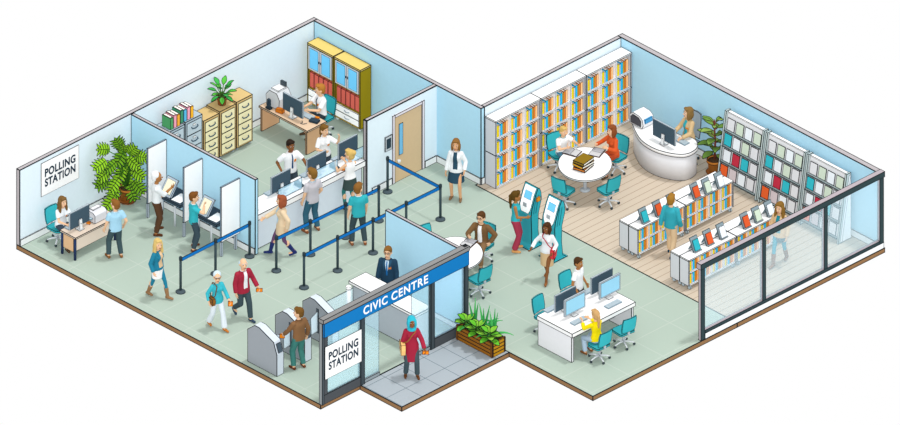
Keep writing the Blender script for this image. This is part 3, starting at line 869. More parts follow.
t = thing('glass_barrier', 'low clear barrier between ticket gate and reception counter', 'barrier', (8.5, 2.36, 0))
MB().box((0,0,.05), (.02,1.08,.95)).build('glass_sheet', [glass('#d0e6f0', .3)], t, ol=.005)
MB().cone((.01,.92,0), (.01,.92,.99), .06, .06, 12).build('post', [M('#eef4f8', 1)], t, ol=.005)
MB().cone((.01,.92,.99), (.01,.92,1.06), .07, .07, 12).build('cap', [M('#ffffff', 1)], t, ol=.005)

# ---------------- reception counter
t = thing('reception_counter', 'white topped reception counter in front of the man in navy suit', 'counter', (8.32, 3.47, 0))
MB().box((0,0,.98), (2.36,.6,1.06)).build('countertop', [M('#ffffff', .95)], t, ol=ML)
MB().box((.08,.06,0), (2.3,.54,.98)).build('front_panel', [M('#a9b2ba', 1.1)], t, ol=ML)
MB().box((2.3,.06,0), (2.32,.54,.98)).build('end_panel', [M('#dbe6ee', 1)], t, ol=.006)

# ---------------- round tables
def round_table(label, c, r, asp=1.2):
    t = thing('round_table', label, 'table', (*c, 0), -PI / 4)
    # a slightly oval top
    N = 40
    def ring(k, z): return [(r * asp * k * math.cos(2*PI*i/N), r * k * math.sin(2*PI*i/N), z) for i in range(N)]
    mb = MB(); mb.loft([ring(1, .72), ring(1, .765)], 0, False); mb.build('tabletop', [M('#ffffff', .95)], t, ol=.010)
    MB().cone((0,0,.03), (0,0,.72), .045, .045, 12).build('column', [M('#d5dde4')], t)
    MB().lathe([(0,0),(.13,0),(.13,.02),(.06,.04),(0,.04)]).build('base', [M('#c2ccd4')], t)
TA = at(585, 190); TB = at(456, 279.6)
round_table('round white table with stacked books in the library', TA, .68)
round_table('round white table partly hidden behind the reception wall', TB, .68)
TZ = .773
def open_book(label, loc, rz):
    t = thing('open_book', label, 'book', loc, rz)
    for sg in (1, -1):
        mb = MB(); pts = [(0,.012),(sg*.04,.03),(sg*.12,.026),(sg*.2,.014),(sg*.2,.006),(0,.004)]
        if sg < 0: pts = pts[::-1]
        mb.prism(pts, 'y', -.15, .15, 0); mb.build('page_block', [M('#f4f4f6' if sg > 0 else '#cfd0d6', .62)], t, ol=.008)
    MB().box((-.21,-.16,0), (.21,.16,.004)).build('cover', [M('#7a4a36')], t)
x, y = at(572, 152.5, TZ); open_book('open book in front of the child in white shirt', (x, y, TZ), .3)
x, y = at(597, 152.5, TZ); open_book('open book in front of the woman in orange', (x, y, TZ), -1.2)
x, y = at(469, 243, TZ); open_book('open book on round table before man in brown jacket', (x, y, TZ), -1.3)
x, y = at(583.5, 167.5, TZ)
for i, (c, nm, rz) in enumerate((('#c9772c','bottom',.25),('#e0a62a','middle',.05),('#8a6d12','top',.15))):
    mb = MB(); h = .085
    mb.box((-.17,-.22,0), (.17,.22,.014)); mb.box((-.17,-.22,h-.014), (.17,.22,h)); mb.box((-.17,-.22,.014), (.17,-.206,h-.014)); mb.box((-.155,-.206,.014), (.16,.21,h-.014), 1)
    tag(mb.build('thick_book', [M(c, .95), M('#fff8e8', 1)], None, (x, y, TZ + .002 + i * (h + .003)), rz, ol=.006), '%s thick book of the stack on the library table' % nm, 'book', 'stacked books on the library table')
def face(c, d, ang): return (c[0] + d * math.cos(math.radians(ang)), c[1] + d * math.sin(math.radians(ang)), 0), math.radians(ang + 180)
for c, d, ang, lb in ((TA,1.22,168,'teal chair holding the child in white shirt'), (TA,1.2,95,'teal chair holding the woman in orange'), (TA,.9,-80,'empty teal chair at left front of the library table'), (TA,.9,-5,'empty teal chair at right front of the library table'),
                     (TB,1.2,101,'teal chair holding the man in brown jacket'), (TB,.9,-4,'empty teal chair beside the entrance post'), (TB,1.12,172,'teal chair mostly hidden behind the reception wall')):
    p, rz = face(c, d, ang); make_chair(lb, 'chairs at the round tables', p, rz)

# ---------------- self service kiosks
for i, x in enumerate((8.74, 9.58)):
    t = thing('service_kiosk', ['teal self service kiosk used by the girl with ponytail', 'teal self service kiosk behind the woman with red bag'][i], 'kiosk', (x, 8.95, 0))
    KB, KS = M('#2f97a3', 1.25), M('#33b4c2', .95)
    prof = [(.02,.0),(.44,.0),(.44,.03),(.34,.1),(.30,.5),(.31,.95),(.42,1.35),(.40,1.55),(.36,1.66),(.30,1.7),(.20,1.5),(.08,1.15),(.05,.95),(.07,.5),(.07,.12),(.02,.03)]
    mb = MB(); mb.prism(prof, 'x', 0, .46)
    n = len(prof); mb.m = [0, 0] + [1] * n; mb.m[0] = mb.m[1] = 0
    for k, (a, b_) in enumerate(zip(prof, prof[1:] + prof[:1])): mb.m[2 + k] = 1
    mb.build('cabinet', [KS, KB], t, ol=ML, thr=.45)
    MB().box((-.03,-.03,0), (.49,.48,.022)).build('base_plate', [KS], t, ol=.007)
    # white curved front panel following the sloped face
    rows = []
    for s_ in range(9):
        u_ = s_ / 8; z = 1.0 + .66 * u_
        yy = .05 + (.03 * (z - .95) / .2 if z < 1.15 else (.03 + .12 * (z - 1.15) / .35 if z < 1.5 else .15 + .1 * (z - 1.5) / .2)) - .012
        hw = .19 * (1 - (.35 * (1 - u_ * 3.5) ** 2 if u_ < .28 else 0)); rows.append((z, yy, hw))
    vs = []; fs = []
    for z, yy, hw in rows: vs += [(.23-hw, yy, z), (.23+hw, yy, z), (.23-hw, yy+.02, z), (.23+hw, yy+.02, z)]
    for k in range(8):
        a = 4*k; fs += [(a, a+1, a+5, a+4), (a+2, a+6, a+7, a+3), (a, a+4, a+6, a+2), (a+1, a+3, a+7, a+5)]
    fs += [(0,2,3,1), (32,33,35,34)]
    MB().add(vs, fs).build('front_panel', [M('#ffffff', 1.3)], t, ol=.006, thr=.9)
    def patch(z0, z1, x0, x1, out, mat, name):
        f_ = lambda z: (.05 + (.03 * (z - .95) / .2 if z < 1.15 else (.03 + .12 * (z - 1.15) / .35 if z < 1.5 else .15 + .1 * (z - 1.5) / .2)) - .012 - out)
        v8 = [(x0,f_(z0),z0),(x1,f_(z0),z0),(x1,f_(z1),z1),(x0,f_(z1),z1)]
        v8 += [(a, b_ + out + .004, c_) for a, b_, c_ in v8]
        MB().add(v8, [(0,1,2,3),(7,6,5,4),(0,4,5,1),(1,5,6,2),(2,6,7,3),(3,7,4,0)]).build(name, [mat], t, ol=.004)
    patch(1.36, 1.55, .11, .35, .008, M('#6fc4f0', 1.2), 'screen')
    MB().box((.16,.055,1.16), (.28,.075,1.27)).build('printed_notice', [M('#b9bfc4')], t)
    for k in range(2): MB().prism([(.12+.08*k,1.0),(.145+.08*k,1.0),(.24+.08*k,1.5),(.215+.08*k,1.5)], 'x', .461, .466).build('side_trim', [M('#1f7f8c')], t)
    if i == 0: MB().box((.466,.22,1.33), (.5,.34,1.45)).build('card_slot', [M('#f59a1c')], t, ol=.005)

# ---------------- white double computer desk
t = thing('computer_desk', 'white double sided computer desk with panel ends', 'desk', (12.6, 5.9, 0))
MB().box((-.02,-.02,.74), (1.24,2.2,.86)).build('desktop', [M('#ffffff', .95)], t, ol=ML)
MB().box((0,0,0), (1.2,.07,.74)).build('end_panel', [M('#d6d6da', 1.25)], t, ol=ML); MB().box((0,2.1,0), (1.2,2.17,.74)).build('end_panel', [M('#d6d6da', 1.1)], t, ol=ML)
MB().box((.58,.07,.2), (.62,2.1,.74)).build('middle_panel', [M('#dcdce2')], t, ol=.006)
WZ = .868
make_monitor('dark backed monitor at left rear of the white double desk', (*at(565, 309, WZ+.05), WZ), PI, w=.72)
make_monitor('dark backed monitor at right rear before the man in white polo', (*at(601.5, 291, WZ+.05), WZ), PI, w=.74)
make_monitor('lit monitor facing the girl in yellow', (*at(574.5, 313.5, WZ+.05), WZ), 0, w=.72)
make_monitor('lit monitor facing the empty chair on the double desk', (*at(609.5, 296, WZ+.05), WZ), 0, w=.72)
for p, lb, rz in (((579,321),'pale keyboard under the hands of the girl in yellow',0), ((613,304.5),'pale keyboard before the empty front chair on double desk',0), ((552,308.5),'pale keyboard at left rear of the white double desk',0), ((588,291.5),'pale keyboard at right rear before the man in white polo',0)):
    make_keyboard(lb, (*at(*p, WZ), WZ), rz)
CH = 'chairs at the white double desk'
make_chair('teal chair holding the girl in yellow', CH, (14.16, 6.5, 0), PI)
make_chair('empty teal chair right of the girl in yellow', CH, (14.1, 7.42, 0), PI - .1)
make_chair('empty teal chair behind left end of white double desk', CH, (*at(545, 331), 0), .1)
make_chair('teal chair standing behind the man in white polo', CH, (11.88, 7.78, 0), 0)

# ---------------- librarian's curved desk
outl = [(632.5,148),(633.2,154),(640.5,166.6),(653,175.2),(668,180),(682,181.6),(691,179.6),(697.5,174.5),(697,169),(692,165),(680,162),(664,153),(652,144.5),(642,140.5),(635.5,142)]
P = [Vector((*at(*q), 0)) for q in outl]
def smooth_loop(P, n=5):
    out = []
    for i in range(len(P)):
        a, b, c, d = P[i-1], P[i], P[(i+1) % len(P)], P[(i+2) % len(P)]
        for k in range(n):
            u = k / n
            out.append(.5 * ((2*b) + (c - a) * u + (2*a - 5*b + 4*c - d) * u*u + (3*b - a - 3*c + d) * u**3))
    return out
L = smooth_loop(P); ctr_ = sum(L, Vector()) / len(L)
t = thing('curved_desk', 'white curved reception desk in front of the librarian', 'desk', (ctr_.x, ctr_.y, 0))
mb = MB(); mb.prism([((p - ctr_).x * .96, (p - ctr_).y * .96) for p in L], 'z', 0, .7, smooth=True); mb.build('curved_front', [M('#ececef', .86)], t, ol=.009)
mb = MB(); mb.prism([((p - ctr_).x, (p - ctr_).y) for p in L], 'z', .7, .8, smooth=True); mb.build('desktop', [M('#ffffff', .95)], t, ol=ML)
LZ = .808
make_monitor('dark monitor on the curved library desk', (*at(664.5, 143, LZ+.02), LZ), PI / 2, w=.78)
make_keyboard('pale keyboard before the librarian on the curved desk', (*at(680.5, 141, LZ), LZ), PI / 2)
px, py = at(640.5, 124, LZ)
t = thing('printer', 'white rounded scanner with dark front on curved library desk', 'printer', (px, py, LZ), 0)
MB().prism([(-.24,0),(.2,0),(.24,.1),(.2,.26),(.1,.33),(-.12,.35),(-.24,.26)], 'y', -.14, .24).build('casing', [M('#f2f3f6', 1)], t, ol=.008)
MB().prism([(-.2,.04),(.16,.04),(.16,.2),(.08,.28),(-.12,.3),(-.2,.22)], 'y', -.155, -.14).build('front_panel', [M('#4b4b52', 1.1)], t, ol=.006)
MB().box((.2,-.08,.13), (.25,.18,.25)).build('control_panel', [M('#4fa6dc')], t, ol=.005)
make_chair('grey high backed chair behind the librarian', None, (8.95, 14.8, 0), -PI / 2, '#a9bccb', .52).scale = (.9, .9, 1.35)

# ---------------- wall bookcases and their books
WHT = M('#eef2f6', .95)
def bookcase(y, label):
    t = thing('bookcase', label, 'bookcase', (6.12, y, 0), 0, 'wall bookcases')
    D_, W_ = .37, 1.582
    for yy in (0, W_ - .04):
        MB().box((0,yy,.0), (D_,yy+.04,.955)).box((0,yy,.965), (D_,yy+.04,1.93)).build('side_panel', [M('#d6d9df', .95)], t, ol=.008)
    MB().box((0,0,1.93), (D_,W_,1.97)).build('top_panel', [M('#ffffff', .95)], t, ol=.008)
    MB().box((0,.04,.0), (.02,W_-.04,1.93)).build('back_panel', [M('#a9b4be', 1.2)], t)
    for z in (.04, .5125, .985, 1.4575): MB().box((.02,.04,z-.035), (D_,W_-.04,z)).build('shelf', [M('#edf1f6', 1.2)], t, ol=.005)
    for k in (1, 2): MB().box((.02,k*W_/3-.018,.04), (D_-.004,k*W_/3+.018,1.93)).build('upright', [M('#f2f5f9', 1.2)], t, ol=.005)
    return t
BC = ('left', 'middle', 'right')
for i in range(3): bookcase(10.425 + i * 1.592, '%s white wall bookcase filled with coloured books' % BC[i])
BK = [('#e6cc10','yellow',.085,.33), ('#c9ccd4','grey',.045,.31), ('#18b4e6','cyan',.07,.34), ('#c09a22','olive',.045,.33), ('#d9772a','rust orange',.06,.345), ('#f9bd80','peach',.07,.355)]
book_me = []
for c, n_, w_, h_ in BK:
    mb = MB(); mb.box((-.2,0,0), (0,w_,h_)); mb.box((-.19,.008,h_), (-.01,w_-.008,h_+.003), 1)
    book_me.append(mb.mesh('book', [M(c, 1.25), M('#fdf4ee', 1.3)], .003))
def put_book(k, loc, label, group, sc=1.0):
    o = bpy.data.objects.new('book', book_me[k]); COL.objects.link(o); o.location = loc; o.scale = (1, sc, sc)
    return tag(o, label, 'book', group)
ROW = ('bottom', 'lower', 'upper', 'top'); CO = ('left', 'middle', 'right')
for i in range(3):
    for r in range(4):
        for c in range(3):
            y = 10.425 + i * 1.592 + (.05 if c == 0 else c * 1.582 / 3 + .028)
            for k in range(6):
                put_book(k, (6.12 + .345, y, (.044, .5165, .989, 1.4615)[r]), '%s book, %s compartment, %s row of the %s wall bookcase' % (BK[k][1], CO[c], ROW[r], BC[i]), 'books in the wall bookcases')
                y += BK[k][2] + .004
# ---------------- rolling bookcases
def rolling(x, y, label, open_front=True):
    t = thing('rolling_bookcase', label, 'bookcase', (x, y, 0), 0, 'rolling bookcases')
    D_, W_ = .325, 1.665
    for yy in (0, W_ - .035): MB().box((0,yy,.13), (D_,yy+.035,.85)).build('side_panel', [M('#d9dbe0', 1.0)], t, ol=.009)
    MB().box((0,0,.85), (D_,W_,.885)).build('top_panel', [M('#ffffff', .95)], t, ol=.008)
    MB().box((0,.035,.13), (.018,W_-.035,.85)).build('back_panel', [M('#9aa4ad')], t)
    for z in (.165, .525): MB().box((.018,.035,z-.035), (D_,W_-.035,z)).build('shelf', [M('#f2f5f9', 1.2)], t, ol=.005)
    for k in (1, 2, 3): MB().box((.018,k*W_/4-.016,.165), (D_-.004,k*W_/4+.016,.85)).build('upright', [M('#f2f5f9', 1.2)], t, ol=.005)
    for xx in (.06, D_-.05):
        for yy in (.08, W_-.08):
            c = MB().box((xx-.03,yy-.02,.07), (xx+.03,yy+.02,.13)).build('caster', [M('#8fa5b0')], t)
            MB().cone((xx,yy-.022,.055), (xx,yy+.022,.055), .054, .054, 14).build('wheel', [M('#c3d2da')], c, ol=.006)
    return t
AX, AY, BX, BY = 10.76, 10.56, 12.72, 10.42
for nm_, x, y in (('rear', AX, AY), ('front', BX, BY)):
    for k in range(2):
        for d in range(2):
            rolling(x + d * .335, y + k * 1.69, '%s half of the %s rolling bookcases, %s side' % (('left','right')[k], {'rear':'farther','front':'nearer'}[nm_], ('back','book')[d]))
CN = ('first', 'second', 'third', 'fourth')
mass = MB()
for nm_, x, y0 in (('farther', AX, AY), ('nearer', BX, BY)):
    for u_ in range(2):
        for r in range(2):
            for c in range(4):
                y = y0 + u_ * 1.69 + c * 1.665 / 4 + (.045 if c == 0 else .024); z = (.170, .530)[r]
                for k in range(6):
                    if nm_ == 'farther' or (u_ == 0 and c == 0):
                        put_book(k, (x + .335 + .3, y, z), '%s book, %s row, %s compartment in %s half of %s rolling bookcase' % (BK[k][1], ('lower','upper')[r], CN[c], ('left','right')[u_], nm_), 'books in the rolling bookcases', .86)
                    else:
                        n0 = len(mass.m); xx = x + .335 + .3; mass.box((xx-.2, y, z), (xx, y + BK[k][2]*.86, z + BK[k][3]*.86), k)
                    y += (BK[k][2] + .004) * .86
o = mass.build('shelved_books', [M(c, 1.2) for c, *_ in BK], ol=.003); o['kind'] = 'stuff'; tag(o, 'coloured books in nearer rolling bookcase behind the window glass', 'books')
# display easels
def easel(px, py, col, cname, where):
    z = .893; x, y = at(px, py, z)
    t = thing('book_easel', 'grey easel under the %s book %s' % (cname, where), 'easel', (x, y, z), 0, 'easels on the rolling bookcases')
    MB().prism([(.1,0),(-.05,.36),(-.075,.355),(.07,0)], 'y', -.125, .125).build('back_plate', [M('#93a5ad')], t, ol=.006)
    MB().prism([(-.03,.2),(-.14,0),(-.12,0),(-.02,.2)], 'y', -.09, .09).build('rear_strut', [M('#7f929b')], t)
    MB().box((.09,-.12,0.002), (.15,.12,.025)).build('ledge', [M('#b7c5cc')], t, ol=.004)
    mb = MB(); d = Vector((-.15,0,.36)).normalized(); n = Vector((.36,0,.15)).normalized(); a = Vector((.113,0,.03))
    L_ = [a + Vector((0,-.095,0)), a + Vector((0,.095,0)), a + d*.29 + Vector((0,.095,0)), a + d*.29 + Vector((0,-.095,0))]
    mb.add(L_ + [q + n*.025 for q in L_], [(3,2,1,0),(4,5,6,7),(0,1,5,4),(1,2,6,5),(2,3,7,6),(3,0,4,7)])
    tag(mb.build('display_book', [M(col, 1)], None, (x, y, z), 0, ol=.005), '%s book displayed upright %s' % (cname, where), 'book', 'displayed books on rolling bookcases')
wh = lambda k, n_: '%s from left on the %s rolling bookcase' % (('first','second','third','fourth','fifth','sixth')[k], n_)
for k, (p, c, n_) in enumerate((((643,221),'#2fb0bd','teal'), ((657,214),'#dc5a2b','orange'), ((671,207),'#eaf2fa','white'), ((694.5,196.5),'#dc5a2b','orange'), ((706,191.5),'#cfe0cc','pale green'), ((718.5,185.5),'#eaf2fa','white'))): easel(*p, c, n_, wh(k, 'farther'))
for k, (p, c, n_) in enumerate((((694.5,249.5),'#2fb0bd','teal'), ((707.5,243),'#dc5a2b','orange'), ((720.8,236.5),'#eaf2fa','white'), ((744.5,226),'#dc5a2b','orange'), ((756,220),'#cfe0cc','pale green'), ((768.5,214),'#eaf2fa','white'))): easel(*p, c, n_, wh(k, 'nearer'))

# ---------------- leaflet racks along the right wall
LC = {'g': ('#d2e2cf','pale green'), 'w': ('#eef6fc','white'), 'c': ('#34bccb','teal'), 'r': ('#c22f45','red'), 'o': ('#e8622c','orange'), 'l': ('#e2e4e8','light grey'), 'p': ('#d6c9cd','pinkish grey')}
GRID = ['opwl', 'wrcl', 'cwgl', 'lgwg']
H_ = 1.86; BOT, TOP = 14.70, 15.0
lf_me = {}
for ch, (c, n_) in LC.items():
    dz = Vector((0, TOP - BOT, H_ - .1)).normalized(); nn = Vector((0, -dz.z, dz.y))
    a = Vector((0,0,0)); L_ = [a + Vector((-.13,0,0)), a + Vector((.13,0,0)), a + Vector((.13,0,0)) + dz*.33, a + Vector((-.13,0,0)) + dz*.33]
    mb = MB(); mb.add([q + nn*.012 for q in L_] + [q + nn*.024 for q in L_], [(3,2,1,0),(4,5,6,7),(0,1,5,4),(1,2,6,5),(2,3,7,6),(3,0,4,7)])
    lf_me[ch] = mb.mesh('leaflet', [M(c, 1.0)], .010)
for i in range(3):
    x = 10.06 + i * 1.47; W_ = 1.4
    t = thing('leaflet_rack', '%s slanted leaflet rack along the right hand wall' % ('left','middle','right')[i], 'rack', (x, 0, 0), 0, 'leaflet racks')
    fy = lambda z: BOT + (TOP - BOT) * (z - .1) / (H_ - .1)
    for xx in (-.005, W_ - .055):
        MB().prism([(fy(.0)-.03,0),(fy(.0)+.1,0),(15.1,H_),(15.1,H_+.06),(fy(H_)-.05,H_+.06)], 'x', xx, xx + .06).build('side_frame', [M('#c4d3d3', 1.0)], t, ol=.009)
    if i == 2: MB().prism([(fy(.02)+.02,.02),(15.1,.02),(15.1,H_),(fy(H_)+.03,H_)], 'x', W_ - .02, W_ + .006).build('end_panel', [M('#f3f8fb', 1)], t, ol=.007)
    MB().prism([(fy(.1),.1),(fy(H_),H_),(fy(H_)+.02,H_),(fy(.1)+.02,.1)], 'x', .055, W_ - .055).build('back_board', [M('#e8eaed', .98)], t, ol=.005)
    MB().box((.055,fy(H_)+.0,H_-.06), (W_-.055,15.1,H_+.03)).build('top_panel', [M('#ffffff', .95)], t, ol=.007)
    for r in range(4):
        z = .16 + r * .42
        MB().box((.055,fy(z)-.075,z-.03), (W_-.055,fy(z)+.0,z)).build('ledge', [M('#b4c6c8', .8)], t, ol=.009)
        for c in range(4):
            ch = GRID[r][c]
            o = bpy.data.objects.new('leaflet', lf_me[ch]); COL.objects.link(o); o.location = (x + .22 + c * .312 + (.02 if r % 2 else -.02), fy(z) - .004, z + .012)
            tag(o, '%s leaflet, %s slot, %s row of the %s leaflet rack' % (LC[ch][1], CN[c], ROW[r], ('left','middle','right')[i]), 'leaflet', 'leaflets on the racks')
# ================================================================= plants
def leaf(mb, base, d, up, L, Wd, droop=.3, lobes=0, mat=0):
    """a leaf blade from base along d, a folded strip of quads; lobes cut its edge"""
    base, d = Vector(base), Vector(d).normalized(); up = Vector(up)
    side = d.cross(up).normalized(); nrm = side.cross(d).normalized()
    n = 6 if not lobes else lobes * 2
    mid = []; lft = []; rgt = []
    for i in range(n + 1):
        u = i / n
        p = base + d * (L * u) - nrm * (droop * L * u * u)
        w = Wd * math.sin(PI * min(1, (u * .93 + .05))) ** .8 if not lobes else Wd * (math.sin(PI * (u * .86 + .1)) ** .7) * (1.0 if i % 2 else .5)
        mid.append(p); lft.append(p + side * w + nrm * (.12 * w)); rgt.append(p - side * w + nrm * (.12 * w))
    vs = mid + lft + rgt; m_ = n + 1; fs = []
    for i in range(n):
        fs.append((i, i + 1, m_ + i + 1, m_ + i)); fs.append((i, 2*m_ + i, 2*m_ + i + 1, i + 1))
    mb.add(vs, fs, mat)
def split_leaf(mb, base, d, up, L, Wd, mat=0):
    base, d = Vector(base), Vector(d).normalized(); up = Vector(up)
    side = d.cross(up).normalized(); nrm = side.cross(d).normalized()
    mid = lambda u: base + d * (L * u) - nrm * (.25 * L * u * u)
    n = 5
    for sg in (1, -1):
        for i in range(n):
            u0 = .04 + .86 * i / n; u1 = u0 + .86 / n * .98
            w = Wd * math.sin(PI * (.2 + .68 * i / n)) ** .7
            out = side * sg * w + d * (L * (.02 + .2 * i / n)) - nrm * (.2 * w)
            a, b = mid(u0), mid(u1); m1 = a.lerp(b, .05) + out * .6; m2 = a.lerp(b, .98) + out * .62; tp = a.lerp(b, .75) + out
            mb.add([a, b, m2, tp, m1], [(0, 1, 2, 3, 4)], mat)
    mb.add([mid(.88), mid(.9) + side * Wd * .3, mid(1.08), mid(.9) - side * Wd * .3], [(0, 1, 2, 3)], mat)
def pot(t, r, h, col='#c47a2c', saucer=True):
    mb = MB(); mb.lathe([(0,.02),(r*.72,.02),(r*.92,h*.8),(r*1.06,h*.8),(r*1.06,h),(r*.9,h),(r*.86,h*.9),(0,h*.9)], n=20)
    mb.build('pot', [M(col)], t, ol=.009, thr=.9)
    MB().lathe([(0,h*.9),(r*.86,h*.9),(r*.5,h*.94),(0,h*.95)], n=14).build('soil', [M('#5a4028')], t)
    if saucer: MB().lathe([(0,0),(r*1.0,0),(r*1.15,.05),(r*1.0,.05),(0,.03)], n=20).build('saucer', [M('#a9632a')], t, ol=.007, thr=.9)
# monstera
x, y = .43, 3.46
t = thing('potted_plant', 'large potted plant with split green leaves beside the booths', 'plant', (x, y, 0))
pot(t, .21, .42)
CR, CU = Vector((CPH, SPH, 0)), Vector((0, 0, 1))
rnd = random.Random(3)
st = MB(); fo = MB()
tips = [(106,150,-1,.1),(102,162,-.9,-.6),(120,146,-.4,.8),(131,150,.5,.6),(139,157,.9,.0),(112,164,-.7,-.5),(128,164,.2,-.6),(137,171,.8,-.5),(104,183,-.9,-.5),(115,182,-.5,-.7),(128,181,.1,-.8),
        (138,184,.7,-.7),(114,195,-.5,-.8),(111,201,-.6,-.7),(121,158,-.3,-.5),(133,160,.6,-.4),(121,174,-.3,-.7),(132,190,.3,-.8),(124,152,0,.3),(106,172,-.8,-.5)]
VW = Vector((SPH, -CPH, 0))
for i, (qx, qy, tw, tu) in enumerate(tips):
    sx_ = (qx - 127.5) / S; z = (203 - qy) / (S * CE) - .05
    off = 1.4 * sx_
    q_ = Vector((0, off, 0)) if sx_ < 0 else Vector((off, 0, 0))
    tip = q_ + CU * max(.3, z + abs(off) * .42 * (1 if sx_ > 0 else -1) * (-1 if sx_ < 0 else 1))
    tip += VW * (.12 if i % 2 else 0)
    st.tube([(0,0,.38), tuple(Vector((tip.x*.35, tip.y*.35, .38 + (tip.z-.38)*.7))), tuple(tip)], [.02,.016,.01], 6)
    d = ((Vector((0, -1.2, .45)) * -tw if tw < 0 else Vector((1.2, 0, .45)) * tw) + CU * tu * .9 + VW * .25).normalized()
    split_leaf(fo, tip - d * .2, d, CU * .45 + VW * .9, .42, .2, (0, 0, 1)[i % 3])
# the leaves next to the walls bend away from them
for m_ in (fo, st):
    for k, (vx, vy, vz) in enumerate(m_.v): m_.v[k] = (max(vx, .17 - x), min(vy, 3.84 - y), vz)
st.build('stem', [M('#3f7a1c')], t)
fo.build('foliage', [M('#86bd1f', 1.05), M('#6aa018', 1.0)], t, ol=.007)
# small plant on the tan cabinet
t = thing('potted_plant', 'small leafy plant in terracotta pot on a tan filing cabinet', 'plant', (.44, 6.77, 1.408))
pot(t, .14, .26, '#b8743a', False)
fo = MB(); st = MB()
for k in range(18):
    a = 2 * PI * k / 18 + .3; e = (.2, .75, 1.15)[k % 3]
    d = Vector((math.cos(a) * math.cos(e), math.sin(a) * math.cos(e), math.sin(e)))
    b_ = Vector((0, 0, .25)) + d * (.1 + .1 * (k % 3))
    st.tube([(0,0,.24), tuple(b_)], .012, 6)
    leaf(fo, b_, d + Vector((0,0,-.25)), Vector((0,0,1)) - d * .3, .22, .065, .35, 0, k % 2)
fo.v = [(max(a_, -.28), b_, c_) for a_, b_, c_ in fo.v]
st.build('stem', [M('#4a7a2c')], t); fo.build('foliage', [M('#3fae4a', 1), M('#57b83f', 1)], t, ol=.007)
# rubber plant by the library desk
x, y = at(714.5, 172.8)
lim_ = None
t = thing('potted_plant', 'tall rubber plant in terracotta pot between librarian and racks', 'plant', (x, y, 0))
pot(t, .19, .42)
fo = MB(); st = MB(); st.tube([(0,0,.36),(.02,.01,.9),(-.01,0,1.55)], [.028,.024,.014], 8)
for k in range(22):
    z = .55 + k * .046; a = k * 2.4; e = .15 + .5 * (k / 22)
    d = Vector((math.cos(a) * math.cos(e), math.sin(a) * math.cos(e), math.sin(e)))
    b_ = Vector((0, 0, z)) + d * .08
    st.tube([(0,0,z - .03), tuple(b_)], .011, 6)
    leaf(fo, b_, d, Vector((0,0,1)), .36 if k < 18 else .24, .11 if k < 18 else .06, .3, 0, 0 if k % 3 else 1)
for k, (vx, vy, vz) in enumerate(fo.v): fo.v[k] = (min(vx, 10.02 - x), min(vy, 15.08 - y), vz)
st.build('stem', [M('#7a3a2a')], t); fo.build('foliage', [M('#6f9440', 1), M('#8ba850', 1)], t, ol=.008)
# planter in the porch
t = thing('planter_box', 'brown slatted wooden planter box beside the entrance', 'planter', (10.98, 4.64, 0))
mb = MB()
for k in range(4):
    z0 = .0 + k * .105
    mb.box((0,0,z0+.004), (1.27,.04,z0+.1)); mb.box((0,.42,z0+.004), (1.27,.46,z0+.1)); mb.box((1.23,.04,z0+.004), (1.27,.42,z0+.1), 1); mb.box((0,.04,z0+.004), (.04,.42,z0+.1))
mb.build('slat_box', [M('#8a5714', 1.25), M('#b5820f', 1.0)], t, ol=.007)
for xx in (-.01, 1.21):
    for yy in (-.01, .41): MB().box((xx,yy,0), (xx+.06,yy+.06,.43)).build('corner_post', [M('#7a4a12', 1.1)], t, ol=.006)
MB().box((.04,.04,.3), (1.23,.42,.37)).build('soil', [M('#4a3420')], t)
for i, xx in enumerate((.22, .62, 1.04)):
    t = thing('leafy_plant', ['broad leaved bright green plant at wall end of the planter', 'broad leaved bright green plant in middle of the planter', 'broad leaved bright green plant at outer end of the planter'][i], 'plant', (10.98 + xx, 4.76, .374))
    fo = MB()
    for k in range(13):
        a = k * 2.4; e = .05 + .9 * (k / 13)
        d = Vector((math.cos(a) * math.cos(e), math.sin(a) * math.cos(e), math.sin(e)))
        leaf(fo, Vector((0, 0, .05 + .012 * k)) + d * .05, d, Vector((0,0,1)), .3 - .08 * k / 13, .1, .25, 0, k % 2)
    fo.build('foliage', [M('#62b82c', 1), M('#83c43a', 1)], t, ol=.009)
    MB().cone((0,0,.003), (0,0,.2), .02, .012, 8).build('stem', [M('#4a8a2c')], t)
for i, xx in enumerate((.3, .64, .98)):
    t = thing('spiky_plant', ['tall spiky leaved plant behind, at wall end of the planter', 'tall spiky leaved plant behind, in middle of the planter', 'tall spiky leaved plant behind, at outer end of the planter'][i], 'plant', (10.98 + xx, 4.97, .374))
    fo = MB(); rnd = random.Random(5 + i)
    for k in range(7):
        a = k * 2.2 + i; lean = (.1 if k < 3 else .55) + .1 * rnd.random(); Ls = .75 if k < 3 else .6
        h = Vector((math.cos(a), math.sin(a), 0)); pts = []; rr = []
        for q in range(8):
            u = q / 7; ang = lean * (1 + (2.2 * u if k >= 3 else .2 * u))
            pts.append((pts[-1] if q else Vector((0,0,-.02))) + (h * math.sin(ang) + Vector((0,0,1)) * math.cos(ang)) * (Ls / 7) if q else Vector((0,0,.005))); rr.append(.046 * (1 - u) + .006)
        fo.tube(pts, rr, 7, k % 2)
    fo.build('foliage', [M('#2f9a4a', 1), M('#45ad57', 1)], t)
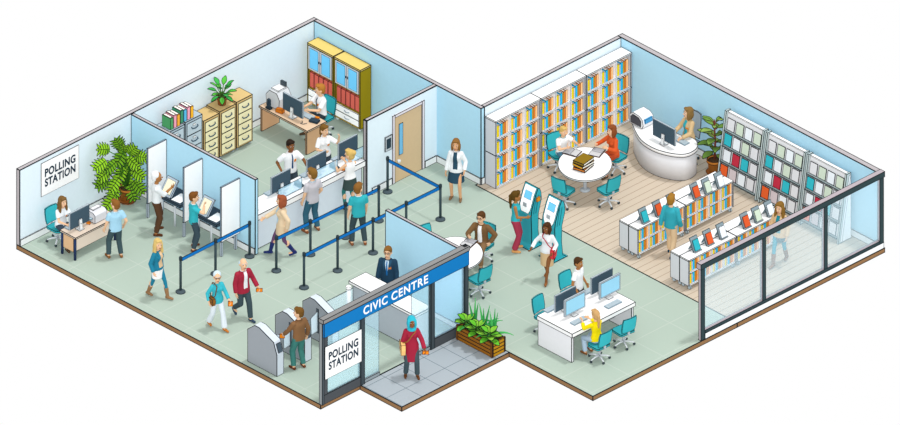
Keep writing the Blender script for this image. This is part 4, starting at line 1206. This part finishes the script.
# ================================================================= the people in the scene
SK, SK2, BR, DB = '#f3c49c', '#eab487', '#b27a46', '#8f5c36'
G = lambda px, py: at(px, py)
person('clerk', 'woman in white top with brown hair seated at polling desk', (.72, .84), -8, 1.66, SK, 'long', '#7a5a30', ('tee', '#f3f8fb'), ('trousers', '#3a4a5a'), fem=True, sit=True, pelvis=(.02,0,.595), lean=.1,
       feet=((.42,.1,.08),(.4,-.1,.08)), hands=((.42,.12,.76),(.4,-.1,.76)), badge=True)
person('desk_man', 'man in light blue shirt standing at the polling desk, back turned', G(115.5, 257.5), 158, 1.66, SK, 'short', '#8a5a26', ('tee', '#a9d8f0'), ('trousers', '#3f555b'), '#8a5a2c', yaw=.55, collar='#d6ecf6',
       feet=((.06,.16,.075),(-.03,-.14,.075)), hands=((.12,.252,.82),(.05,-.252,.86)))
person('old_voter', 'white haired man in white shirt and brown trousers voting', G(156.5, 232.5), 48, 1.76, BR, 'puff', '#f2f4f6', ('shirt', '#f2f7fa', {'sleeve': 1.35, 'hem': .0}), ('trousers', '#5a3d28'), '#5a3218',
       feet=((.02,.16,.075),(-.02,-.16,.075)), hands=((.05,.252,1.0),(.36,.02,1.27)))
person('teal_voter', 'man in teal shirt and dark trousers thinking at voting booth', G(193.5, 249), 52, 1.64, SK, 'short', '#7a4a1c', ('tee', '#35b7c2'), ('trousers', '#3c4e58'), '#6a3a20', collar='#e8f4f8',
       feet=((.02,.13,.075),(-.02,-.13,.075)), hands=((.05,.235,.84),(.26,-.06,1.27)), elbows=(None, (.3,-.9,-.4)), yaw=-.2)
person('blonde', 'blonde woman in teal jacket and white skirt walking', G(157.5, 297), 8, 1.68, SK, 'long', '#d9bb72', ('jacket', '#1f7f9c', {'ihem': -.02, 'w0': .075, 'hem': -.05}), ('skirt', '#ffffff', {'len': -.31, 'tights': '#1f7f9c', 'w': .15}), '#9a7450', fem=True, inner='#e6c49a', boots=.45,
       feet=((.28,.06,.08),(-.26,-.05,.09)), hands=((-.06,.24,.82),(.06,-.24,.85)), yaw=-.45)
person('old_woman', 'white haired woman in teal cardigan and white trousers walking', G(217, 328), -14, 1.62, SK, 'puff', '#d3e8f2', ('cardigan', '#3bbccb', {'sleeve': 1.8}), ('trousers', '#e9f3fb', {'cuff': .085}), '#c97a30', fem=True, glasses=True,
       feet=((.22,.09,.075),(-.24,-.09,.1)), hands=((.26,.2,.88),(.02,-.24,.83)), yaw=-.4)
person('old_man', 'balding man in dark red jacket walking beside white haired woman', G(243, 318.5), -10, 1.74, SK, 'bald', '#c3dbe8', ('jacket', '#a8283f', {'w0': .06, 'w1': .05, 'ihem': -.06}), ('trousers', '#3f5158'), '#33475c', inner='#f4f7fa', collar='#eef5fa',
       feet=((.22,.08,.075),(-.3,-.06,.2)), hands=((.2,.302,.93),(.06,-.252,.85)), yaw=-.3)
person('gate_man', 'bearded man in brown jumper and green trousers at ticket gate', G(299, 368), 172, 1.74, SK, 'short', '#74501e', ('shirt', '#8a6340', {'hem': -.07}), ('trousers', '#3f8078'), '#6a3a20', yaw=.75,
       feet=((.03,.14,.075),(-.03,-.12,.075)), hands=((.3,.252,.92),(.02,-.269,.86)), collar='#6f4c2e')
person('coat_woman', 'red haired woman in beige coat and navy boots walking', G(282, 255), -128, 1.72, SK, 'bob', '#9c5232', ('coat', '#ecd2ae', {'len': -.28, 'ihem': -.0, 'w0': .05}), ('skirt', '#6f93c6', {'len': -.32, 'w': .14, 'tights': '#6b4a6e'}), '#22306a', fem=True, inner='#bfe0f0', boots=.4,
       feet=((-.3,.07,.14),(.3,-.06,.08)), hands=((-.1,.218,.88),(.42,-.16,1.02)), yaw=-.1)
person('grey_man', 'man in grey shirt and jeans waiting at the service counter', G(312.5, 231), 172, 1.8, SK, 'short', '#856028', ('tee', '#c9c6cc'), ('trousers', '#35657a'), '#8a5230', yaw=.4, collar='#c6e0ee',
       feet=((.02,.17,.075),(-.03,-.14,.075)), hands=((.1,.244,.88),(.12,-.235,.92)))
person('counter_woman', 'blonde woman in white vest and dark skirt at service counter', G(350, 210), 168, 1.74, SK, 'updo', '#d8b568', ('vest', '#ffffff'), ('skirt', '#3c4e4c', {'len': -.28, 'w': .18, 'tights': '#2f7f7c'}), '#3a4a50', fem=True, yaw=.5,
       feet=((.06,.1,.08),(-.16,-.08,.16)), hands=((.36,.2,1.2),(.26,.0,1.32)))
person('queue_man', 'man in teal shirt waiting in the belted queue', G(358.5, 244.5), 150, 1.76, SK, 'short', '#8a5e28', ('tee', '#33b3bd'), ('trousers', '#3c4e54'), '#8a5230', yaw=-.9, collar='#e4f4f6',
       feet=((.03,.16,.075),(-.03,-.16,.075)), hands=((.06,.252,.84),(.14,-.235,.84)))
person('teller', 'dark skinned man in white shirt and navy tie behind counter', (3.3, 6.36), -18, 1.76, DB, 'crop', '#2a1c12', ('shirt', '#ffffff', {'sleeve': .75}), ('trousers', '#3a4650'), tie='#1f4a78', badge=True, collar='#ffffff',
       hands=((.34,.252,1.2),(.1,-.302,1.02)))
person('teller_woman', 'woman in white shirt raising a hand behind the counter', (3.3, 7.55), -25, 1.7, SK, 'tail', '#7a5620', ('shirt', '#ffffff', {'sleeve': .8}), ('trousers', '#3a4650'), fem=True, badge=True, collar='#ffffff', yaw=.3,
       hands=((.2,.32,1.4),(.3,-.12,1.14)), elbows=((.2,.6,-1), None))
person('office_man', 'ginger man in white shirt and tie seated in back office', (1.5, 9.24), -105, 1.74, SK, 'short', '#b97a30', ('shirt', '#ffffff', {'sleeve': .75}), ('trousers', '#2f3f48'), sit=True, pelvis=(.02,0,.595), lean=.05, tie='#2c4660', badge=True, collar='#ffffff',
       feet=((.42,.12,.08),(.4,-.12,.08)), hands=((.42,.1,.83),(.42,-.12,.83)), yaw=-.35)
person('hall_woman', 'woman in white cardigan and navy skirt standing near the bookcases', G(456, 198.5), -55, 1.72, SK2, 'bob', '#8f6430', ('cardigan', '#f6fafc', {'ihem': -.05, 'w0': .06}), ('skirt', '#2c4f63', {'len': -.40, 'w': .2}), '#8a6a4a', fem=True, inner='#2c4f63',
       feet=((.05,.12,.08),(-.02,-.11,.08)), hands=((.12,.235,.9),(.1,-.235,.84)))
person('guard', 'man in navy suit and glasses behind the reception counter', G(388, 307.5), -58, 1.76, SK, 'short', '#8a5e28', ('jacket', '#1f4058', {'ihem': .2, 'w0': .02, 'w1': .055, 'lapel': '#27506b'}), ('trousers', '#1f4058'), inner='#cfe8f4', tie='#1f6aa8', badge=True, glasses=True,
       hands=((.1,.252,.84),(.1,-.252,.84)))
person('scarf_woman', 'woman in teal headscarf and long red coat entering the porch', G(411.5, 376.5), -38, 1.73, DB, 'hijab', '#2fb8cc', ('coat', '#a8253f', {'len': -.42}), ('trousers', '#44565c'), '#6a4020', fem=True,
       feet=((.05,.14,.075),(-.05,-.14,.075)), hands=((.22,.302,.92),(.04,-.269,.8)), yaw=.1)
p_, rz_ = face(TB, 1.14, 101)
person('reader', 'man in brown jacket and glasses seated at round table', p_, math.degrees(rz_) + 15, 1.76, SK, 'short', '#5a3a1c', ('jacket', '#7a5a38', {'w0': .06, 'w1': .05, 'ihem': -.02}), ('trousers', '#8a6a48'), inner='#ffffff', glasses=True, sit=True, pelvis=(.02,0,.595), lean=.06,
       feet=((.42,.12,.08),(.4,-.12,.08)), hands=((.1,.252,.62),(.42,-.2,.9)), elbows=((-.3,.9,.0), None), yaw=-.15)
person('kiosk_girl', 'dark haired girl in teal top and crimson trousers using kiosk', G(515.5, 250), 42, 1.7, BR, 'tail', '#5a4010', ('vest', '#35b4c0'), ('trousers', '#b03a52', {'cuff': .085}), '#e8a868', fem=True, 
       feet=((.02,.12,.075),(-.02,-.12,.075)), hands=((.06,.218,.86),(.27,-.1,1.02)), yaw=.1)
person('bag_woman', 'woman in white blouse and beige skirt with red bag', G(547, 279.5), -62, 1.64, DB, 'bob', '#4a2c14', ('cardigan', '#f6fafc', {'hem': -.06}), ('skirt', '#e3c092', {'len': -.46, 'w': .16}), '#9a6236', fem=True,
       feet=((.24,.05,.08),(-.22,-.06,.09)), hands=((.16,.2,.92),(.2,-.336,.98)), yaw=-.2)
person('polo_man', 'man in white polo shirt standing behind the double desk', (12.3, 7.6), 20, 1.68, BR, 'crop', '#4a2f14', ('tee', '#fbfdfd'), ('trousers', '#54504a'), collar='#ffffff',
       hands=((.1,.252,.86),(.1,-.252,.86)), yaw=-.25)
person('yellow_girl', 'girl in yellow jumper seated typing at the double desk', (14.1, 6.5), 176, 1.62, SK, 'tail', '#c9a06a', ('shirt', '#f7e000', {'hem': -.08, 'sleeve': 1.75}), ('trousers', '#bcd4ea'), '#8a5a34', fem=True, sit=True, pelvis=(.02,0,.61), lean=.08,
       feet=((.34,.1,.08),(.36,-.1,.08)), hands=((.42,.13,.94),(.42,-.1,.94)))
p_, rz_ = face(TA, 1.16, 168)
person('child', 'fair haired child in white shirt with teal cuffs at table', p_, math.degrees(rz_) + 6, 1.52, SK, 'short', '#d6b468', ('tee', '#ffffff'), ('trousers', '#4f7f98'), sit=True, pelvis=(.05,0,.595), lean=.15, collar='#3a9aa8',
       feet=((.36,.1,.08),(.36,-.1,.08)), hands=((.44,.2,.88),(.42,-.12,.88)))
p_, rz_ = face(TA, 1.14, 95)
person('orange_woman', 'woman in orange jumper seated reading at library table', p_, math.degrees(rz_) - 10, 1.68, SK, 'bob', '#8a4a24', ('shirt', '#d85a28', {'hem': -.1}), ('trousers', '#c04f28'), fem=True, sit=True, pelvis=(.03,0,.595), lean=.1,
       feet=((.36,.1,.08),(.36,-.1,.08)), hands=((.34,.12,.88),(.42,-.2,.88)))
person('librarian', 'woman in tan jacket seated behind the curved library desk', (8.9, 14.8), -95, 1.72, SK, 'bob', '#8a6a3a', ('jacket', '#d9b98a', {'ihem': .05, 'w0': .05, 'w1': .055}), ('trousers', '#6a5a48'), fem=True, inner='#2fb0bd', badge=True, sit=True, pelvis=(-.02,0,.74), lean=.0,
       feet=((.1,.1,.08),(.1,-.1,.08)), hands=((.34,.16,.88),(.32,-.18,.88)), yaw=-.35)
person('browser', 'man in teal jumper and beige trousers walking past rolling bookcase', G(671, 255), 112, 1.74, SK, 'short', '#a07228', ('shirt', '#35a9b8', {'hem': -.1}), ('trousers', '#e8c9a0'), '#20425a', 
       feet=((.14,.1,.075),(-.16,-.08,.075)), hands=((-.1,.252,.82),(.06,-.252,.86)))
person('window_woman', 'long haired woman in tan jacket walking behind the window glass', G(780, 263), -70, 1.76, SK, 'long', '#8a6428', ('jacket', '#e6c294', {'ihem': -.05, 'w0': .07}), ('skirt', '#54707c', {'len': -.26, 'w': .16, 'tights': '#3aa3b8'}), '#9a6a48', fem=True, inner='#1f8a98', boots=.35,
       feet=((-.26,.06,.1),(.28,-.06,.08)), hands=((.1,.235,.88),(.12,-.235,.9)))
run_jobs()
# ---- things held or carried
def held(key, h, label, size=(.11,.08,.13), col='#f58a14', dz=.0):
    p = PEOPLE[key]['hand'][h]
    mb = MB(); a, b, c = size
    mb.box((-a/2,-b/2,-c/2), (a/2,b/2,c/2)); mb.box((-a/2+.01,-b/2-.003,-c/2+.01), (a/2-.01,-b/2,c/2-.01))
    tag(mb.build('orange_card', [M(col, 1)], None, (p.x, p.y, p.z + dz), -PI / 4, ol=.006), label, 'card', 'orange cards held by people')
held('old_woman', 0, 'orange card held by the white haired woman', (.03,.12,.14))
held('old_man', 0, 'orange card held by the man in red jacket', (.03,.16,.1))
held('gate_man', 0, 'orange card held out at the ticket gate', (.03,.13,.12))
held('scarf_woman', 0, 'orange card held by the woman in headscarf', (.03,.16,.1))
def bag(key, label, col, sg, size, strap_to, drop, strapc, out=.22):
    P_ = PEOPLE[key]; f, l, sp, W, s = P_['f'], P_['l'], P_['sp'], P_['W'], P_['s']
    c = sp(drop) + l * (sg * out) + f * .07
    cw = W(c)
    t = thing('shoulder_bag', label, 'bag', cw, P_['root'].rotation_euler.z)
    a, b, h = size
    mb = MB(); mb.prism([(-a/2,0),(-a/2+.03,-h/2),(a/2-.03,-h/2),(a/2,0),(a/2-.02,h/2),(-a/2+.02,h/2)], 'y', -b/2, b/2); mb.build('pouch', [M(col, 1)], t, ol=.006)
    mb = MB(); mb.prism([(-a/2-.004,h/2),(a/2+.004,h/2),(a/2,h*.1),(0,-h*.05),(-a/2,h*.1)], 'y', sg*b/2 if sg > 0 else -b/2 - .012, sg*b/2 + .012 if sg > 0 else -b/2); mb.build('flap', [M(col, .85)], t, ol=.004)
    Rz = Matrix.Rotation(-P_['root'].rotation_euler.z, 3, 'Z')
    pts = []
    top = sp(.5) + l * (-sg if strap_to == 'cross' else sg) * .09 + f * .02
    for q in ((c + Vector((0,0,size[2]/2/s))), (sp(.2) + f * .15 + l * sg * (.12 if strap_to == 'cross' else .15)), (sp(.38) + f * .165 + l * (sg * (.0 if strap_to == 'cross' else .12))), (sp(.46) + f * .13 + l * ((-sg if strap_to == 'cross' else sg) * .08)), top, (sp(.44) - f * .14 + l * ((-sg if strap_to == 'cross' else sg) * .06)), (sp(.2) - f * .13 + l * sg * .12), c + Vector((0,0,size[2]/2/s)) - f * .06):
        pts.append(Rz @ (W(q) - cw))
    MB().tube(smooth_open(pts), .014, 6).build('strap', [M(strapc)], t)
def smooth_open(P, n=5):
    out = []
    for i in range(len(P) - 1):
        a, b, c, d = P[max(i-1,0)], P[i], P[i+1], P[min(i+2,len(P)-1)]
        for k in range(n):
            u = k / n; out.append(.5 * ((2*b) + (c - a) * u + (2*a - 5*b + 4*c - d) * u*u + (3*b - a - 3*c + d) * u**3))
    return out + [P[-1]]
bag('old_woman', 'brown shoulder bag carried by the white haired woman', '#8a5a20', -1, (.24,.09,.2), 'side', .02, '#6a4418', .2)
bag('scarf_woman', 'tan shoulder bag carried by the woman in headscarf', '#f0c078', -1, (.34,.12,.3), 'cross', -.02, '#9a6a30', .23)
bag('bag_woman', 'red shoulder bag carried by the woman in white blouse', '#e03a44', 1, (.28,.1,.26), 'cross', -.02, '#b8283a', .2)

# ================================================================= light and camera
w = bpy.data.worlds.new('white_surround'); scene.world = w; w.use_nodes = True
bg = w.node_tree.nodes['Background']; bg.inputs[0].default_value = (1, 1, 1, 1); bg.inputs[1].default_value = 1.0
def sun(name, d, e, ang, shadow=True, col=(1,1,1)):
    l_ = bpy.data.lights.new(name, 'SUN'); l_.energy = e; l_.angle = math.radians(ang); l_.color = col
    o = bpy.data.objects.new(name, l_); COL.objects.link(o); o.location = (8, 8, 12)
    o.rotation_euler = Vector(d).to_track_quat('-Z', 'Y').to_euler()
    if not shadow: l_.use_shadow = False
    return o
sun('overhead_sun', (-.10, -.20, -1), 1.75, 5)
sun('top_fill', (0, 0, -1), .15, 30, False)  # this and the next two are added shadowless suns that even out the shading
sun('side_fill', (-1, .3, -.42), 2.0, 30, False)
sun('front_fill', (.1, 1, -.3), 1.0, 30, False)
scene.view_settings.view_transform = 'Standard'
scene.view_settings.look = 'None'
cam_d = bpy.data.cameras.new('isometric_camera'); cam_d.type = 'ORTHO'; cam_d.ortho_scale = 900 / S
cam = bpy.data.objects.new('isometric_camera', cam_d); COL.objects.link(cam)
r = Vector((CPH, SPH, 0)); up = Vector((-SPH * SE, CPH * SE, CE)); back = r.cross(up)
px, py = at(450, 212.5)
cam.matrix_world = Matrix((( r.x, up.x, back.x, 0), (r.y, up.y, back.y, 0), (r.z, up.z, back.z, 0), (0, 0, 0, 1)))
cam.matrix_world = Matrix.Translation(Vector((px, py, 0)) + back * 40) @ cam.matrix_world
cam_d.clip_end = 120
scene.camera = cam
